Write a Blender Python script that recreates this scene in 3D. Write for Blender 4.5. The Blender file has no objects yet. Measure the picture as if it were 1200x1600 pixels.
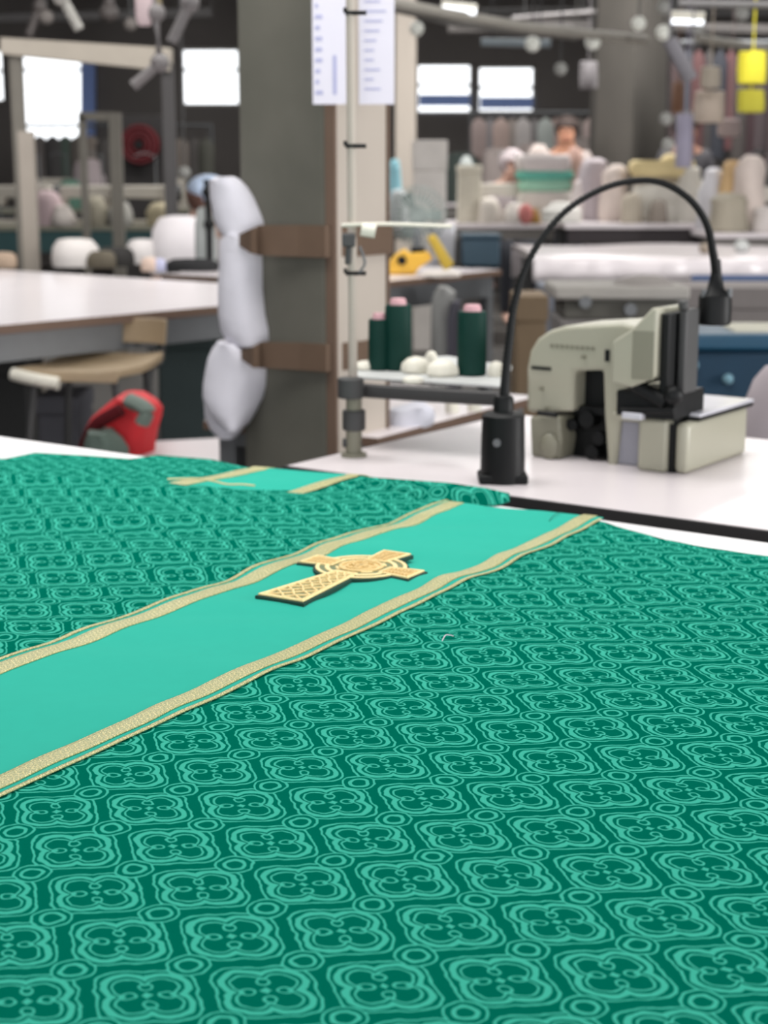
import bpy, bmesh, math, random
from mathutils import Vector, Matrix
random.seed(7)
C = bpy.context.scene
COL = C.collection
PI = math.pi
# ------------------------------------------------------------------ camera, world, light, exposure
CAM_Z = 1.25
PITCH = math.radians(12.0)
FPX = 2500.0
cam_d = bpy.data.cameras.new('camera'); cam = bpy.data.objects.new('camera', cam_d); COL.objects.link(cam)
cam.location = (0, 0, CAM_Z); cam.rotation_euler = (PI/2 - PITCH, 0, 0)
cam_d.sensor_fit = 'VERTICAL'; cam_d.sensor_height = 24; cam_d.sensor_width = 24; cam_d.lens = 24*FPX/1600
cam_d.clip_end = 200; cam_d.clip_start = .02
cam_d.dof.use_dof = True; cam_d.dof.focus_distance = 1.29; cam_d.dof.aperture_fstop = 5.6
C.camera = cam
C.view_settings.view_transform = 'Standard'; C.view_settings.look = 'None'
C.view_settings.gamma = 1; C.view_settings.use_curve_mapping = False
C.view_settings.exposure = 0.10
world = bpy.data.worlds.new('daylight'); C.world = world; world.use_nodes = True
world.node_tree.nodes['Background'].inputs[0].default_value = (.97, .975, 1.0, 1)
world.node_tree.nodes['Background'].inputs[1].default_value = 2.1
def area(name, loc, sx, sy, power, rot=(0, 0, 0), col=(1, .985, .96)):
    l = bpy.data.lights.new(name, 'AREA'); l.shape = 'RECTANGLE'; l.size = sx; l.size_y = sy
    l.energy = power; l.color = col
    o = bpy.data.objects.new(name, l); COL.objects.link(o); o.location = loc; o.rotation_euler = rot
    return o
area('ceiling_lamp_light', (-.3, 2.7, 3.3), 2.6, 1.6, 92, (math.radians(-12), 0, 0))
area('ceiling_lamp_light', (-1.5, 6.5, 3.5), 3.2, 1.2, 95)
area('ceiling_lamp_light', (2.2, 7.5, 3.5), 3.2, 1.2, 85)
area('ceiling_lamp_light', (-1.8, 12.5, 3.6), 4.0, 1.2, 110)
area('ceiling_lamp_light', (2.4, 13.0, 3.6), 4.0, 1.2, 240)
area('window_daylight', (8.85, 1.2, 2.1), 3.4, 1.9, 520, (0, math.radians(90), 0), (1, .99, .98))  # unseen fill light, added to brighten the near pillar's beige board
area('ceiling_lamp_light', (0.0, 18.0, 3.6), 6.0, 1.2, 60)

# ------------------------------------------------------------------ helpers
def s2l(c):
    c = c/255.0
    return c/12.92 if c <= .04045 else ((c+.055)/1.055)**2.4
def rgb(r, g, b): return (s2l(r), s2l(g), s2l(b), 1)
ST, CT = math.sin(PITCH), math.cos(PITCH)
def ray(px, py):
    x = (px-600)/FPX; u = (800-py)/FPX
    return (x, CT+u*ST, -ST+u*CT)
def P(px, py, z=.80):                       # point on the horizontal plane z seen at a pixel
    d = ray(px, py); k = (z-CAM_Z)/d[2]
    return Vector((d[0]*k, d[1]*k, z))
def W(px, py, Y):                           # point at depth Y
    d = ray(px, py); k = Y/d[1]
    return Vector((d[0]*k, Y, CAM_Z+d[2]*k))
def mat(name, col, rough=.6, metal=0.0, var=.12, scale=20.0, bump=0.0, sheen=0.0, col2=None, spec=.5):
    m = bpy.data.materials.new(name); m.use_nodes = True; nt = m.node_tree; n = nt.nodes
    b = n['Principled BSDF']
    tc = n.new('ShaderNodeTexCoord'); nz = n.new('ShaderNodeTexNoise'); nz.inputs['Scale'].default_value = scale
    nz.inputs['Detail'].default_value = 4
    nt.links.new(tc.outputs['Object'], nz.inputs['Vector'])
    mx = n.new('ShaderNodeMix'); mx.data_type = 'RGBA'
    c2 = col2 if col2 else tuple(max(0, c*(1-var)) for c in col[:3])+(1,)
    c1 = col if col2 else tuple(min(1, c*(1+var*.5)) for c in col[:3])+(1,)
    mx.inputs[6].default_value = c1; mx.inputs[7].default_value = c2
    nt.links.new(nz.outputs['Fac'], mx.inputs[0]); nt.links.new(mx.outputs[2], b.inputs['Base Color'])
    b.inputs['Roughness'].default_value = rough; b.inputs['Metallic'].default_value = metal
    b.inputs['Specular IOR Level'].default_value = spec
    if sheen: b.inputs['Sheen Weight'].default_value = sheen
    if bump:
        bp = n.new('ShaderNodeBump'); bp.inputs['Strength'].default_value = bump; bp.inputs['Distance'].default_value = .01
        nt.links.new(nz.outputs['Fac'], bp.inputs['Height']); nt.links.new(bp.outputs['Normal'], b.inputs['Normal'])
    return m
def emit(name, col, s):
    m = mat(name, col, .5); b = m.node_tree.nodes['Principled BSDF']
    b.inputs['Emission Color'].default_value = col; b.inputs['Emission Strength'].default_value = s
    return m
def BM(): return bmesh.new()
def box(bm, c, s, M=None, rz=0):
    r = bmesh.ops.create_cube(bm, size=1)['verts']
    T = Matrix.Translation(Vector(c)) @ Matrix.Rotation(rz, 4, 'Z') @ Matrix.Diagonal((s[0], s[1], s[2], 1))
    if M is not None: T = M @ T
    bmesh.ops.transform(bm, matrix=T, verts=r)
def b2(bm, x0, x1, y0, y1, z0, z1):
    box(bm, ((x0+x1)/2, (y0+y1)/2, (z0+z1)/2), (abs(x1-x0), abs(y1-y0), abs(z1-z0)))
def cyl(bm, p0, p1, r0, r1=None, n=20):
    p0 = Vector(p0); p1 = Vector(p1); r1 = r0 if r1 is None else r1
    d = p1-p0; q = d.to_track_quat('Z', 'Y').to_matrix().to_4x4()
    r = bmesh.ops.create_cone(bm, cap_ends=True, segments=n, radius1=r0, radius2=r1, depth=d.length)['verts']
    bmesh.ops.transform(bm, matrix=Matrix.Translation((p0+p1)/2) @ q, verts=r)
def sphere(bm, c, r, s=(1, 1, 1), n=18):
    v = bmesh.ops.create_uvsphere(bm, u_segments=n, v_segments=n//2+2, radius=r)['verts']
    bmesh.ops.transform(bm, matrix=Matrix.Translation(Vector(c)) @ Matrix.Diagonal((s[0], s[1], s[2], 1)), verts=v)
def rings(bm, R, closed=True, caps=True):
    vs = [[bm.verts.new(p) for p in r] for r in R]
    n = len(vs[0])
    for a, b in zip(vs, vs[1:]):
        for i in range(n if closed else n-1):
            bm.faces.new((a[i], a[(i+1) % n], b[(i+1) % n], b[i]))
    if caps and closed:
        bm.faces.new(vs[0][::-1]); bm.faces.new(vs[-1])
def loft(bm, rows, n=24, wob=0.0, seed=1):          # rows (z, cx, cy, rx, ry)
    rr = random.Random(seed); ph = [rr.uniform(0, 6.28) for _ in range(4)]
    R = []
    for k, (z, cx, cy, rx, ry) in enumerate(rows):
        ring = []
        for i in range(n):
            a = 2*PI*i/n
            w = 1+wob*(math.sin(3*a+ph[0]+k*.5)+.6*math.sin(5*a+ph[1]-k*.8)+.4*math.sin(8*a+ph[2]+k))
            ring.append((cx+rx*w*math.cos(a), cy+ry*w*math.sin(a), z+wob*.3*rx*math.sin(2*a+ph[3]+k)))
        R.append(ring)
    rings(bm, R)
def lathe(bm, prof, c=(0, 0, 0), n=28):              # prof (r, z)
    R = [[(c[0]+r*math.cos(2*PI*i/n), c[1]+r*math.sin(2*PI*i/n), c[2]+z) for i in range(n)] for r, z in prof]
    rings(bm, R)
def smooth_path(pts, k=8):
    pts = [Vector(p) for p in pts]; out = []
    for i in range(len(pts)-1):
        p0 = pts[max(0, i-1)]; p1 = pts[i]; p2 = pts[i+1]; p3 = pts[min(len(pts)-1, i+2)]
        for j in range(k):
            t = j/k
            out.append(.5*((2*p1)+(p2-p0)*t+(2*p0-5*p1+4*p2-p3)*t*t+(3*p1-p0-3*p2+p3)*t**3))
    out.append(pts[-1]); return out
def tube(bm, pts, r, n=10, k=8, flat=None):
    pts = smooth_path(pts, k) if k > 1 else [Vector(p) for p in pts]
    R = []; up = Vector((0, 0, 1))
    for i, p in enumerate(pts):
        t = (pts[min(i+1, len(pts)-1)]-pts[max(i-1, 0)]).normalized()
        a = t.cross(up)
        if a.length < .05: a = t.cross(Vector((0, 1, 0)))
        a.normalize(); b = a.cross(t).normalized()
        rr = r(i/(len(pts)-1)) if callable(r) else r
        rb = rr if flat is None else flat
        R.append([p+a*rr*math.cos(2*PI*j/n)+b*rb*math.sin(2*PI*j/n) for j in range(n)])
    rings(bm, R)
def prism(bm, poly, f0, f1):                        # poly list of 2-D, f maps (u,v)->3-D for either face
    rings(bm, [[f0(u, v) for u, v in poly], [f1(u, v) for u, v in poly]])
def obj(name, bm, m, parent=None, loc=(0, 0, 0), bevel=0, smooth=True, sub=0, kind=None):
    bmesh.ops.recalc_face_normals(bm, faces=bm.faces[:])
    me = bpy.data.meshes.new(name); bm.to_mesh(me); bm.free()
    me.materials.append(m)
    if smooth:
        for p in me.polygons: p.use_smooth = True
    o = bpy.data.objects.new(name, me); COL.objects.link(o); o.location = loc
    if parent: o.parent = parent
    if bevel:
        b = o.modifiers.new('bevel', 'BEVEL'); b.width = bevel; b.segments = 3; b.limit_method = 'ANGLE'
        b.angle_limit = math.radians(40)
    if smooth and not sub:
        me.shade_flat() if False else None
        try: me.set_sharp_from_angle(angle=math.radians(40))
        except Exception: pass
    if sub:
        s = o.modifiers.new('subdivision', 'SUBSURF'); s.levels = sub; s.render_levels = sub
    if kind: o['kind'] = kind
    return o
def tag(o, label, cat, group=None, kind=None):
    o['label'] = label; o['category'] = cat
    if group: o['group'] = group
    if kind: o['kind'] = kind
    return o
def thing(name, label, cat, loc=(0, 0, 0), rz=0, group=None):
    o = bpy.data.objects.new(name, None); COL.objects.link(o); o.location = loc; o.rotation_euler = (0, 0, rz)
    o.empty_display_size = .05
    return tag(o, label, cat, group)
def dup(root, loc, rz=None, label=None, scale=None):
    def cp(o, par):
        c = o.copy(); COL.objects.link(c)
        if par: c.parent = par
        for ch in o.children: cp(ch, c)
        return c
    r = cp(root, None); r.location = loc
    if rz is not None: r.rotation_euler = (0, 0, rz)
    if scale: r.scale = (scale,)*3
    if label: r['label'] = label
    return r
def struct(name, bm, m, **k): return obj(name, bm, m, kind='structure', smooth=False, **k)

# node-math expressions for the woven pattern
class X:
    nt = None
    def __init__(s, sock): s.s = sock
    @staticmethod
    def op(o, a, b=None, c=None):
        n = X.nt.nodes.new('ShaderNodeMath'); n.operation = o
        for i, v in enumerate((a, b, c)):
            if v is None: continue
            if isinstance(v, X): X.nt.links.new(v.s, n.inputs[i])
            else: n.inputs[i].default_value = v
        return X(n.outputs[0])
    def __add__(a, b): return X.op('ADD', a, b)
    def __radd__(a, b): return X.op('ADD', b, a)
    def __sub__(a, b): return X.op('SUBTRACT', a, b)
    def __rsub__(a, b): return X.op('SUBTRACT', b, a)
    def __mul__(a, b): return X.op('MULTIPLY', a, b)
    def __rmul__(a, b): return X.op('MULTIPLY', b, a)
    def __truediv__(a, b): return X.op('DIVIDE', a, b)
def xabs(a): return X.op('ABSOLUTE', a)
def xround(a): return X.op('ROUND', a)
def xmax(a, b): return X.op('MAXIMUM', a, b)
def xmin(a, b): return X.op('MINIMUM', a, b)
def xlen(a, b): return X.op('SQRT', a*a+b*b)
def xstep(d, w, e=.006):                             # 1 inside |d|<w
    n = X.nt.nodes.new('ShaderNodeMapRange'); n.interpolation_type = 'SMOOTHSTEP'
    X.nt.links.new(xabs(d).s, n.inputs[0]); n.inputs[1].default_value = w-e; n.inputs[2].default_value = w+e
    n.inputs[3].default_value = 1; n.inputs[4].default_value = 0
    return X(n.outputs[0])

# ------------------------------------------------------------------ materials
def damask():
    m = bpy.data.materials.new('green_damask'); m.use_nodes = True; nt = m.node_tree; X.nt = nt; n = nt.nodes
    b = n['Principled BSDF']
    uv = n.new('ShaderNodeUVMap'); uv.uv_map = 'cloth'
    sp = n.new('ShaderNodeSeparateXYZ'); nt.links.new(uv.outputs[0], sp.inputs[0])
    x = X(sp.outputs[0]); y = X(sp.outputs[1])
    A = .0655
    nz = n.new('ShaderNodeTexNoise'); nz.inputs['Scale'].default_value = 95; nz.inputs['Detail'].default_value = 1.5
    nt.links.new(uv.outputs[0], nz.inputs['Vector'])
    sc = n.new('ShaderNodeSeparateColor'); nt.links.new(nz.outputs['Color'], sc.inputs[0])
    nx = X(sc.outputs[0])-.5; ny = X(sc.outputs[1])-.5
    s = (x*.996+y*.09)*(1/A)+nx*.07+(-.126)
    t = (y*.996-x*.09)*(1/(A*1.022))+ny*.07+(-12.62/1.022+.15)
    def cell(s, t, offs, offt):
        tt = t-offt; j = xround(tt); s1 = s+j*.30-offs
        return s1-xround(s1), tt-j
    cx, cy = cell(s, t, 0, 0)
    cx = cx+cy*.17
    ax, ay = xabs(cx), xabs(cy)
    dQ = xlen(ax-.15, ay-.15)-.208
    dI = xlen(ax-.140, ay-.138)-.143
    e1 = (xlen(cx/.052, (ay-.152)/.056)-1)*.054
    e2 = (xlen((ax-.160)/.066, cy/.050)-1)*.056
    thick = xstep(dQ-.0, .029)
    sup = X.op('POWER', X.op('POWER', ax, 5.5)+X.op('POWER', ay, 5.5), 1/5.5)
    thin = xstep((dQ-.070)*.35+(sup-.430)*.65, .0125)
    n3 = n.new('ShaderNodeMapRange'); nt.links.new(xlen(cx, cy).s, n3.inputs[0]); n3.inputs[1].default_value = .175; n3.inputs[2].default_value = .195
    xin = xstep(dI, .0115)*X(n3.outputs[0])
    t1 = xstep(e1, .0115); t2 = xstep(e2, .0115)
    motif = xmax(xmax(thick, thin), xmax(xin, xmax(t1, t2)))
    ox, oy = cell(s, t, .33, .5)
    ro = xlen(ox, oy)
    ring = xmax(xstep(ro-.105, .02), xstep(ro-.185, .0125))
    n2 = n.new('ShaderNodeMapRange'); nt.links.new(ro.s, n2.inputs[0]); n2.inputs[1].default_value = .178; n2.inputs[2].default_value = .19
    mask = xmax(X(n2.outputs[0])*motif, ring)
    # fine weave
    wv = n.new('ShaderNodeTexNoise'); wv.inputs['Scale'].default_value = 900; wv.inputs['Detail'].default_value = 2
    nt.links.new(uv.outputs[0], wv.inputs['Vector'])
    mx = n.new('ShaderNodeMix'); mx.data_type = 'RGBA'
    mx.inputs[6].default_value = rgb(0, 97, 79); mx.inputs[7].default_value = rgb(62, 170, 148)
    nt.links.new(mask.s, mx.inputs[0])
    hv = n.new('ShaderNodeHueSaturation'); nt.links.new(mx.outputs[2], hv.inputs['Color'])
    val = X(wv.outputs[0])*.30+.85; nt.links.new(val.s, hv.inputs['Value'])
    nt.links.new(hv.outputs[0], b.inputs['Base Color'])
    b.inputs['Roughness'].default_value = .6; b.inputs['Specular IOR Level'].default_value = 0
    b.inputs['Sheen Weight'].default_value = .0; b.inputs['Sheen Roughness'].default_value = .4
    b.inputs['Sheen Tint'].default_value = rgb(120, 230, 200)
    bp = n.new('ShaderNodeBump'); bp.inputs['Strength'].default_value = .25; bp.inputs['Distance'].default_value = .0006
    nt.links.new(mask.s, bp.inputs['Height']); nt.links.new(bp.outputs[0], b.inputs['Normal'])
    return m
def braid(name, wide):
    m = bpy.data.materials.new(name); m.use_nodes = True; nt = m.node_tree; X.nt = nt; n = nt.nodes
    b = n['Principled BSDF']
    uv = n.new('ShaderNodeUVMap'); uv.uv_map = 'cloth'
    sp = n.new('ShaderNodeSeparateXYZ'); nt.links.new(uv.outputs[0], sp.inputs[0])
    u = X(sp.outputs[0]); v = X(sp.outputs[1])       # metres along, 0..1 across
    nz = n.new('ShaderNodeTexNoise'); nz.inputs['Scale'].default_value = 700; nz.inputs['Detail'].default_value = 1
    nt.links.new(uv.outputs[0], nz.inputs['Vector'])
    mp = n.new('ShaderNodeMapping'); mp.inputs['Scale'].default_value = (1, .02 if wide else .004, 1)
    nt.links.new(uv.outputs[0], mp.inputs['Vector']); nt.links.new(mp.outputs[0], nz.inputs['Vector'])
    g = X(nz.outputs[0])
    spark = n.new('ShaderNodeMapRange'); nt.links.new(g.s, spark.inputs[0]); spark.inputs[1].default_value = .47; spark.inputs[2].default_value = .6
    if wide:
        uu = u*(1/.011); c = uu-xround(uu); z = xabs(c)*2
        a = xstep(v-.5-(z-.5)*.45, .07, .03); a2 = xstep(v-.5+(z-.5)*.45, .07, .03)
        edge = xmax(xmax(xstep(v-.04, .06, .02), xstep(v-.96, .06, .02)), xmax(xstep(v-.2, .03, .02), xstep(v-.8, .03, .02)))
        pat = xmax(edge, xmax(a, a2))
    else:
        pat = v*0+.8
    f = X.op('MULTIPLY', X(spark.outputs[0])*.8+.2, pat*.55+.45); 
    mx = n.new('ShaderNodeMix'); mx.data_type = 'RGBA'; mx.inputs[6].default_value = rgb(118, 128, 82); mx.inputs[7].default_value = rgb(236, 222, 160)
    nt.links.new(f.s, mx.inputs[0]); nt.links.new(mx.outputs[2], b.inputs['Base Color'])
    b.inputs['Metallic'].default_value = .1; b.inputs['Roughness'].default_value = .4
    bp = n.new('ShaderNodeBump'); bp.inputs['Strength'].default_value = .6; bp.inputs['Distance'].default_value = .001
    nt.links.new(f.s, bp.inputs['Height']); nt.links.new(bp.outputs[0], b.inputs['Normal'])
    return m
M = {}
M['damask'] = damask(); M['braid'] = braid('gold_braid_wide', True); M['cord'] = braid('gold_braid_narrow', False)
M['band'] = mat('mint_green_twill', rgb(48, 171, 151), .8, scale=60, var=.05, spec=.05)
M['white_top'] = mat('white_laminate', rgb(232, 230, 231), .35, scale=3, var=.03)
M['sew_top'] = mat('white_worktop', rgb(222, 214, 216), .3, scale=3, var=.06)
M['far_top'] = mat('pale_worktop', rgb(226, 218, 220), .25, scale=3, var=.06)
M['black'] = mat('black_plastic', rgb(9, 11, 12), .5, spec=.25)
M['edge'] = mat('dark_edge_band', rgb(48, 46, 46), .6)
M['steel'] = mat('grey_steel', rgb(104, 106, 108), .5, .2)
M['dsteel'] = mat('dark_grey_steel', rgb(66, 66, 66), .55, .1)
M['brown_edge'] = mat('brown_edge_band', rgb(98, 76, 62), .6)
M['cream_metal'] = mat('cream_enamel', rgb(163, 161, 144), .35, scale=6, var=.08)
M['cream_dark'] = mat('grey_beige_enamel', rgb(128, 126, 110), .4, scale=6)
M['pillar'] = mat('grey_green_concrete', rgb(104, 101, 92), .85, scale=5, var=.35, bump=.3, col2=rgb(74, 74, 66))
M['pillar_far'] = mat('grey_concrete', rgb(84, 80, 75), .85, scale=3, var=.25)
M['beige'] = mat('beige_paint', rgb(180, 170, 159), .6, scale=4, var=.08)
M['brown'] = mat('brown_trim', rgb(104, 84, 70), .7)
M['cardboard'] = mat('brown_cardboard', rgb(98, 78, 62), .8, scale=12, var=.25)
M['whitecloth'] = mat('white_padding', rgb(214, 212, 220), .9, scale=14, var=.07, bump=.4)
M['paper'] = mat('white_paper', rgb(206, 204, 215), .8, var=.03)
M['ink'] = mat('faded_blue_ink', rgb(160, 162, 196), .8)
M['thread_green'] = mat('dark_green_thread', rgb(4, 50, 42), .6, scale=200, var=.25, spec=.2)
M['pink'] = mat('pink_cone', rgb(206, 160, 166), .6)
M['cream'] = mat('cream_plastic', rgb(222, 218, 204), .5)
M['knit'] = mat('white_shiny_plate', rgb(208, 208, 216), .2, .2)
M['lilac'] = mat('grey_lilac_panel', rgb(150, 150, 160), .45)
M['teal'] = mat('teal_plastic', rgb(16, 68, 94), .5)
M['dteal'] = mat('dark_teal_board', rgb(38, 74, 76), .6)
M['navy'] = mat('navy_board', rgb(36, 60, 74), .6)
M['wood'] = mat('pale_plywood', rgb(160, 140, 112), .55, scale=8, var=.2)
M['red'] = mat('red_fabric', rgb(206, 34, 42), .7, scale=14, var=.3)
M['dred'] = mat('dark_red_paint', rgb(80, 24, 28), .8, spec=.1)
M['yellow'] = mat('yellow_plastic', rgb(226, 176, 60), .5)
M['vest'] = mat('yellow_cloth', rgb(236, 224, 60), .75, scale=9, var=.25)
M['wall'] = mat('dark_wall_paint', rgb(112, 107, 104), .9, scale=.8, var=.35)
M['ceiling'] = mat('dark_ceiling_paint', rgb(112, 110, 112), .9, scale=1, var=.3)
M['floor'] = mat('dark_concrete_floor', rgb(66, 62, 58), .7, scale=2, var=.35)
M['conduit'] = mat('light_grey_conduit', rgb(158, 154, 148), .5)
M['blue'] = mat('blue_cloth', rgb(150, 178, 245), .6)
M['lampon'] = emit('frosted_lamp', rgb(205, 206, 198), .12)
M['tube_on'] = emit('fluorescent_tube', rgb(240, 244, 250), 1.6)
M['glass_fan'] = mat('grey_wire', rgb(136, 146, 142), .5)
def glass(name):
    m = bpy.data.materials.new(name); m.use_nodes = True; nt = m.node_tree; n = nt.nodes
    for x in list(n):
        if x.type != 'OUTPUT_MATERIAL': n.remove(x)
    out = n['Material Output']; tr = n.new('ShaderNodeBsdfTransparent'); tr.inputs[0].default_value = (.97, .98, .98, 1)
    gl = n.new('ShaderNodeBsdfGlossy'); gl.inputs['Roughness'].default_value = .05
    fr = n.new('ShaderNodeFresnel'); fr.inputs[0].default_value = 1.3
    mx = n.new('ShaderNodeMixShader'); nt.links.new(fr.outputs[0], mx.inputs[0]); nt.links.new(tr.outputs[0], mx.inputs[1]); nt.links.new(gl.outputs[0], mx.inputs[2])
    nt.links.new(mx.outputs[0], out.inputs[0]); return m
M['glass'] = glass('window_glass')
M['lens'] = mat('translucent_bag', rgb(190, 192, 190), .6)
def cm(name, c, rough=.8, var=.15): 
    if name not in M: M[name] = mat(name, rgb(*c), rough, scale=9, var=var)
    return M[name]

# ------------------------------------------------------------------ the hall
E1 = Vector((.8137, -.5813, 0)); E2 = Vector((.5813, .8137, 0)); RZ = math.atan2(E1.y, E1.x)
bm = BM(); b2(bm, -9, 9, -3, 22.3, -.1, 0); struct('floor', bm, M['floor'])
bm = BM(); b2(bm, -9, 9, -3, 22.3, 4.0, 4.1); struct('ceiling', bm, M['ceiling'])
bm = BM(); b2(bm, -9.2, -9, -3, 22.3, 0, 4); struct('wall_left', bm, M['wall'])
bm = BM(); b2(bm, 9, 9.2, -3, -.6, 0, 4); b2(bm, 9, 9.2, 3.0, 22.3, 0, 4); b2(bm, 9, 9.2, -.6, 3.0, 0, 1.1); b2(bm, 9, 9.2, -.6, 3.0, 3.1, 4)  # the opening in this wall is invented, cut for the added side light
struct('wall_right', bm, M['wall'])
bm = BM()
for (a, b, c, d) in ((-.6, 3.0, 1.1, 1.16), (-.6, 3.0, 3.04, 3.1), (-.6, -.54, 1.1, 3.1), (2.94, 3.0, 1.1, 3.1), (1.17, 1.23, 1.1, 3.1)): b2(bm, 9.05, 9.11, a, b, c, d)
sw = struct('window_9', bm, M['conduit']); bm = BM(); b2(bm, 9.075, 9.082, -.58, 2.98, 1.12, 3.08); obj('pane', bm, M['glass'], sw)  # made-up window out of view, framing the added side light
YB = 22.0
wins = []
for (x0, x1, y0, y1) in ((-90, 8, 76, 160), (28, 146, 74, 226), (281, 376, 74, 166), (650, 738, 98, 178), (746, 836, 102, 182)):
    a = W(x0, y0, YB); b = W(x1, y1, YB); wins.append((a.x, b.x, b.z, a.z))
wins.sort()
bm = BM(); xs = -9
for (x0, x1, z0, z1) in wins:
    b2(bm, xs, x0, YB, YB+.25, 0, 4); b2(bm, x0, x1, YB, YB+.25, 0, z0); b2(bm, x0, x1, YB, YB+.25, z1, 4); xs = x1
b2(bm, xs, 9, YB, YB+.25, 0, 4); struct('wall_back', bm, M['wall'])
for i, (x0, x1, z0, z1) in enumerate(wins):
    bm = BM(); w = .035
    for (a, b, c, d) in ((x0, x1, z0, z0+w), (x0, x1, z1-w, z1), (x0, x0+w, z0, z1), (x1-w, x1, z0, z1), (x0, x1, z1-.30, z1-.30+w)):
        b2(bm, a, b, YB+.05, YB+.11, c, d)
    f = struct('window_%d' % (i+1), bm, M['conduit'])
    bm = BM(); b2(bm, x0+.02, x1-.02, YB+.075, YB+.082, z0+.02, z1-.02); obj('pane', bm, M['glass'], f)
    if i >= 3:
        bm = BM(); b2(bm, x0+.04, x1-.04, YB-.06, YB-.03, z0+.10, z0+.25); obj('blue_rail', bm, M['blue'], f)
# pillars
PC = Vector((-.1325, 3.6, 0))
def pillar_poly(c, l, r): return [c, c-E1*l, c-E1*l+E2*r, c+E2*r]
bm = BM(); pp = pillar_poly(PC, .245, .212)
rings(bm, [[(p.x, p.y, 0) for p in pp], [(p.x, p.y, 4) for p in pp]])
struct('pillar', bm, M['pillar'], bevel=.008)
bm = BM(); q0 = W(930, 200, 14.6); q1 = W(988, 200, 14.2); q2 = W(1040, 200, 14.8)
rings(bm, [[(q0.x, q0.y, z), (q1.x, q1.y, z), (q2.x, q2.y, z), (q2.x-.2, q2.y+.4, z), (q0.x, q0.y+.4, z)] for z in (0, 4)])
struct('pillar', bm, M['pillar_far'])
bm = BM(); q0 = W(618, 200, 15); q2 = W(650, 200, 15)
b2(bm, q0.x, q2.x, 15, 15.3, 0, 4); struct('pillar', bm, M['beige'])

# ------------------------------------------------------------------ cutting table (near)
TZ = .80
def put(a, b, z): p = TC+E1*a+E2*b; return (p.x, p.y, z)
def table(name, label, origin, x0, x1, y0, y1, top_z, th, topm, edgem, frame, cat='table', apron=0, rz=RZ, edge_w=.0015, legs=None, legm=None):
    t = thing(name, label, cat, (origin[0], origin[1], 0), rz)
    bm = BM(); b2(bm, x0, x1, y0, y1, top_z-th, top_z); obj('tabletop', bm, topm, t, bevel=.001)
    bm = BM(); e = edge_w
    b2(bm, x0-e, x1+e, y0-e, y0, top_z-th, top_z-.001); b2(bm, x0-e, x1+e, y1, y1+e, top_z-th, top_z-.001)
    b2(bm, x0-e, x0, y0, y1, top_z-th, top_z-.001); b2(bm, x1, x1+e, y0, y1, top_z-th, top_z-.001)
    obj('edge_band', bm, edgem, t)
    i = .05; ap = apron or .05; bm = BM()
    za = top_z-th
    b2(bm, x0+i, x1-i, y0+i-.02, y0+i+.02, za-ap, za); b2(bm, x0+i, x1-i, y1-i-.02, y1-i+.02, za-ap, za)
    b2(bm, x0+i-.02, x0+i+.02, y0+i, y1-i, za-ap, za); b2(bm, x1-i-.02, x1-i+.02, y0+i, y1-i, za-ap, za)
    obj('frame', bm, frame, t, bevel=.002)
    for (lx, ly) in legs or ((x0+i, y0+i), (x1-i, y0+i), (x0+i, y1-i), (x1-i, y1-i)):
        bm = BM(); b2(bm, lx-.025, lx+.025, ly-.025, ly+.025, 0, za-.005); obj('leg', bm, legm or frame, t, bevel=.003)
    return t
table('cutting_table', 'large white-topped cutting table in the foreground, under the green damask cloth', (0, 2.273), -1.7, 2.0, -2.05, 0, TZ, .03,
      M['white_top'], M['white_top'], M['steel'])

# ------------------------------------------------------------------ cloths
def lerp(tab, x):
    if x <= tab[0][0]: return tab[0][1]
    for (a, b), (c, d) in zip(tab, tab[1:]):
        if x <= c: return b+(d-b)*(x-a)/(c-a)
    return tab[-1][1]
def sstep(a, b, x): t = max(0, min(1, (x-a)/(b-a))); return t*t*(3-2*t)
WV = [(52, .12, .3), (34, .3, 1.9), (80, -.15, 4.1), (27, -.28, 2.2), (95, .25, .9), (15, .9, 5.2)]
def und(x, y):
    s = 0
    for k, (f, a, p) in enumerate(WV):
        s += math.sin(f*(y*math.cos(a)+x*math.sin(a))+p+.8*math.sin(9*x+k)+.5*math.sin(13*y+2*k))*(1, 1.2, .5, 1.3, .28, 1.3)[k]
    return s/4.2
def zA(x, y):
    amp = .0008+.0030*sstep(1.0, 1.75, y)
    left = sstep(.1, -.5, x-(y-1.9)*.6)
    amp *= (1+.75*left)
    z = TZ+.0045+amp*(1+und(x, y))*1.0
    return z+.004*sstep(2.0, 2.25, y)*sstep(.15, -.05, x)
ND = Vector((-.855, .518)).normalized(); DD = Vector((.518, .855)).normalized()
farA = [(-.92, 2.36), (-.565, 2.312), (-.31, 2.252), (-.245, 2.227), (-.18, 2.215), (-.09, 2.221), (-.03, 2.245), (0, 2.243), (.03, 2.215), (.06, 2.17), (.0874, 2.1466),
        (.12, 2.118), (.281, 2.012), (.3209, 1.960), (.35, 1.924), (.389, 1.893), (.4207, 1.8595), (.4515, 1.8275), (.56, 1.73), (.75, 1.58), (1.1, 1.35)]
def yfA(x): return lerp(farA, x)+.0025*math.sin(x*70)+.0015*math.sin(x*141+1)
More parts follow.
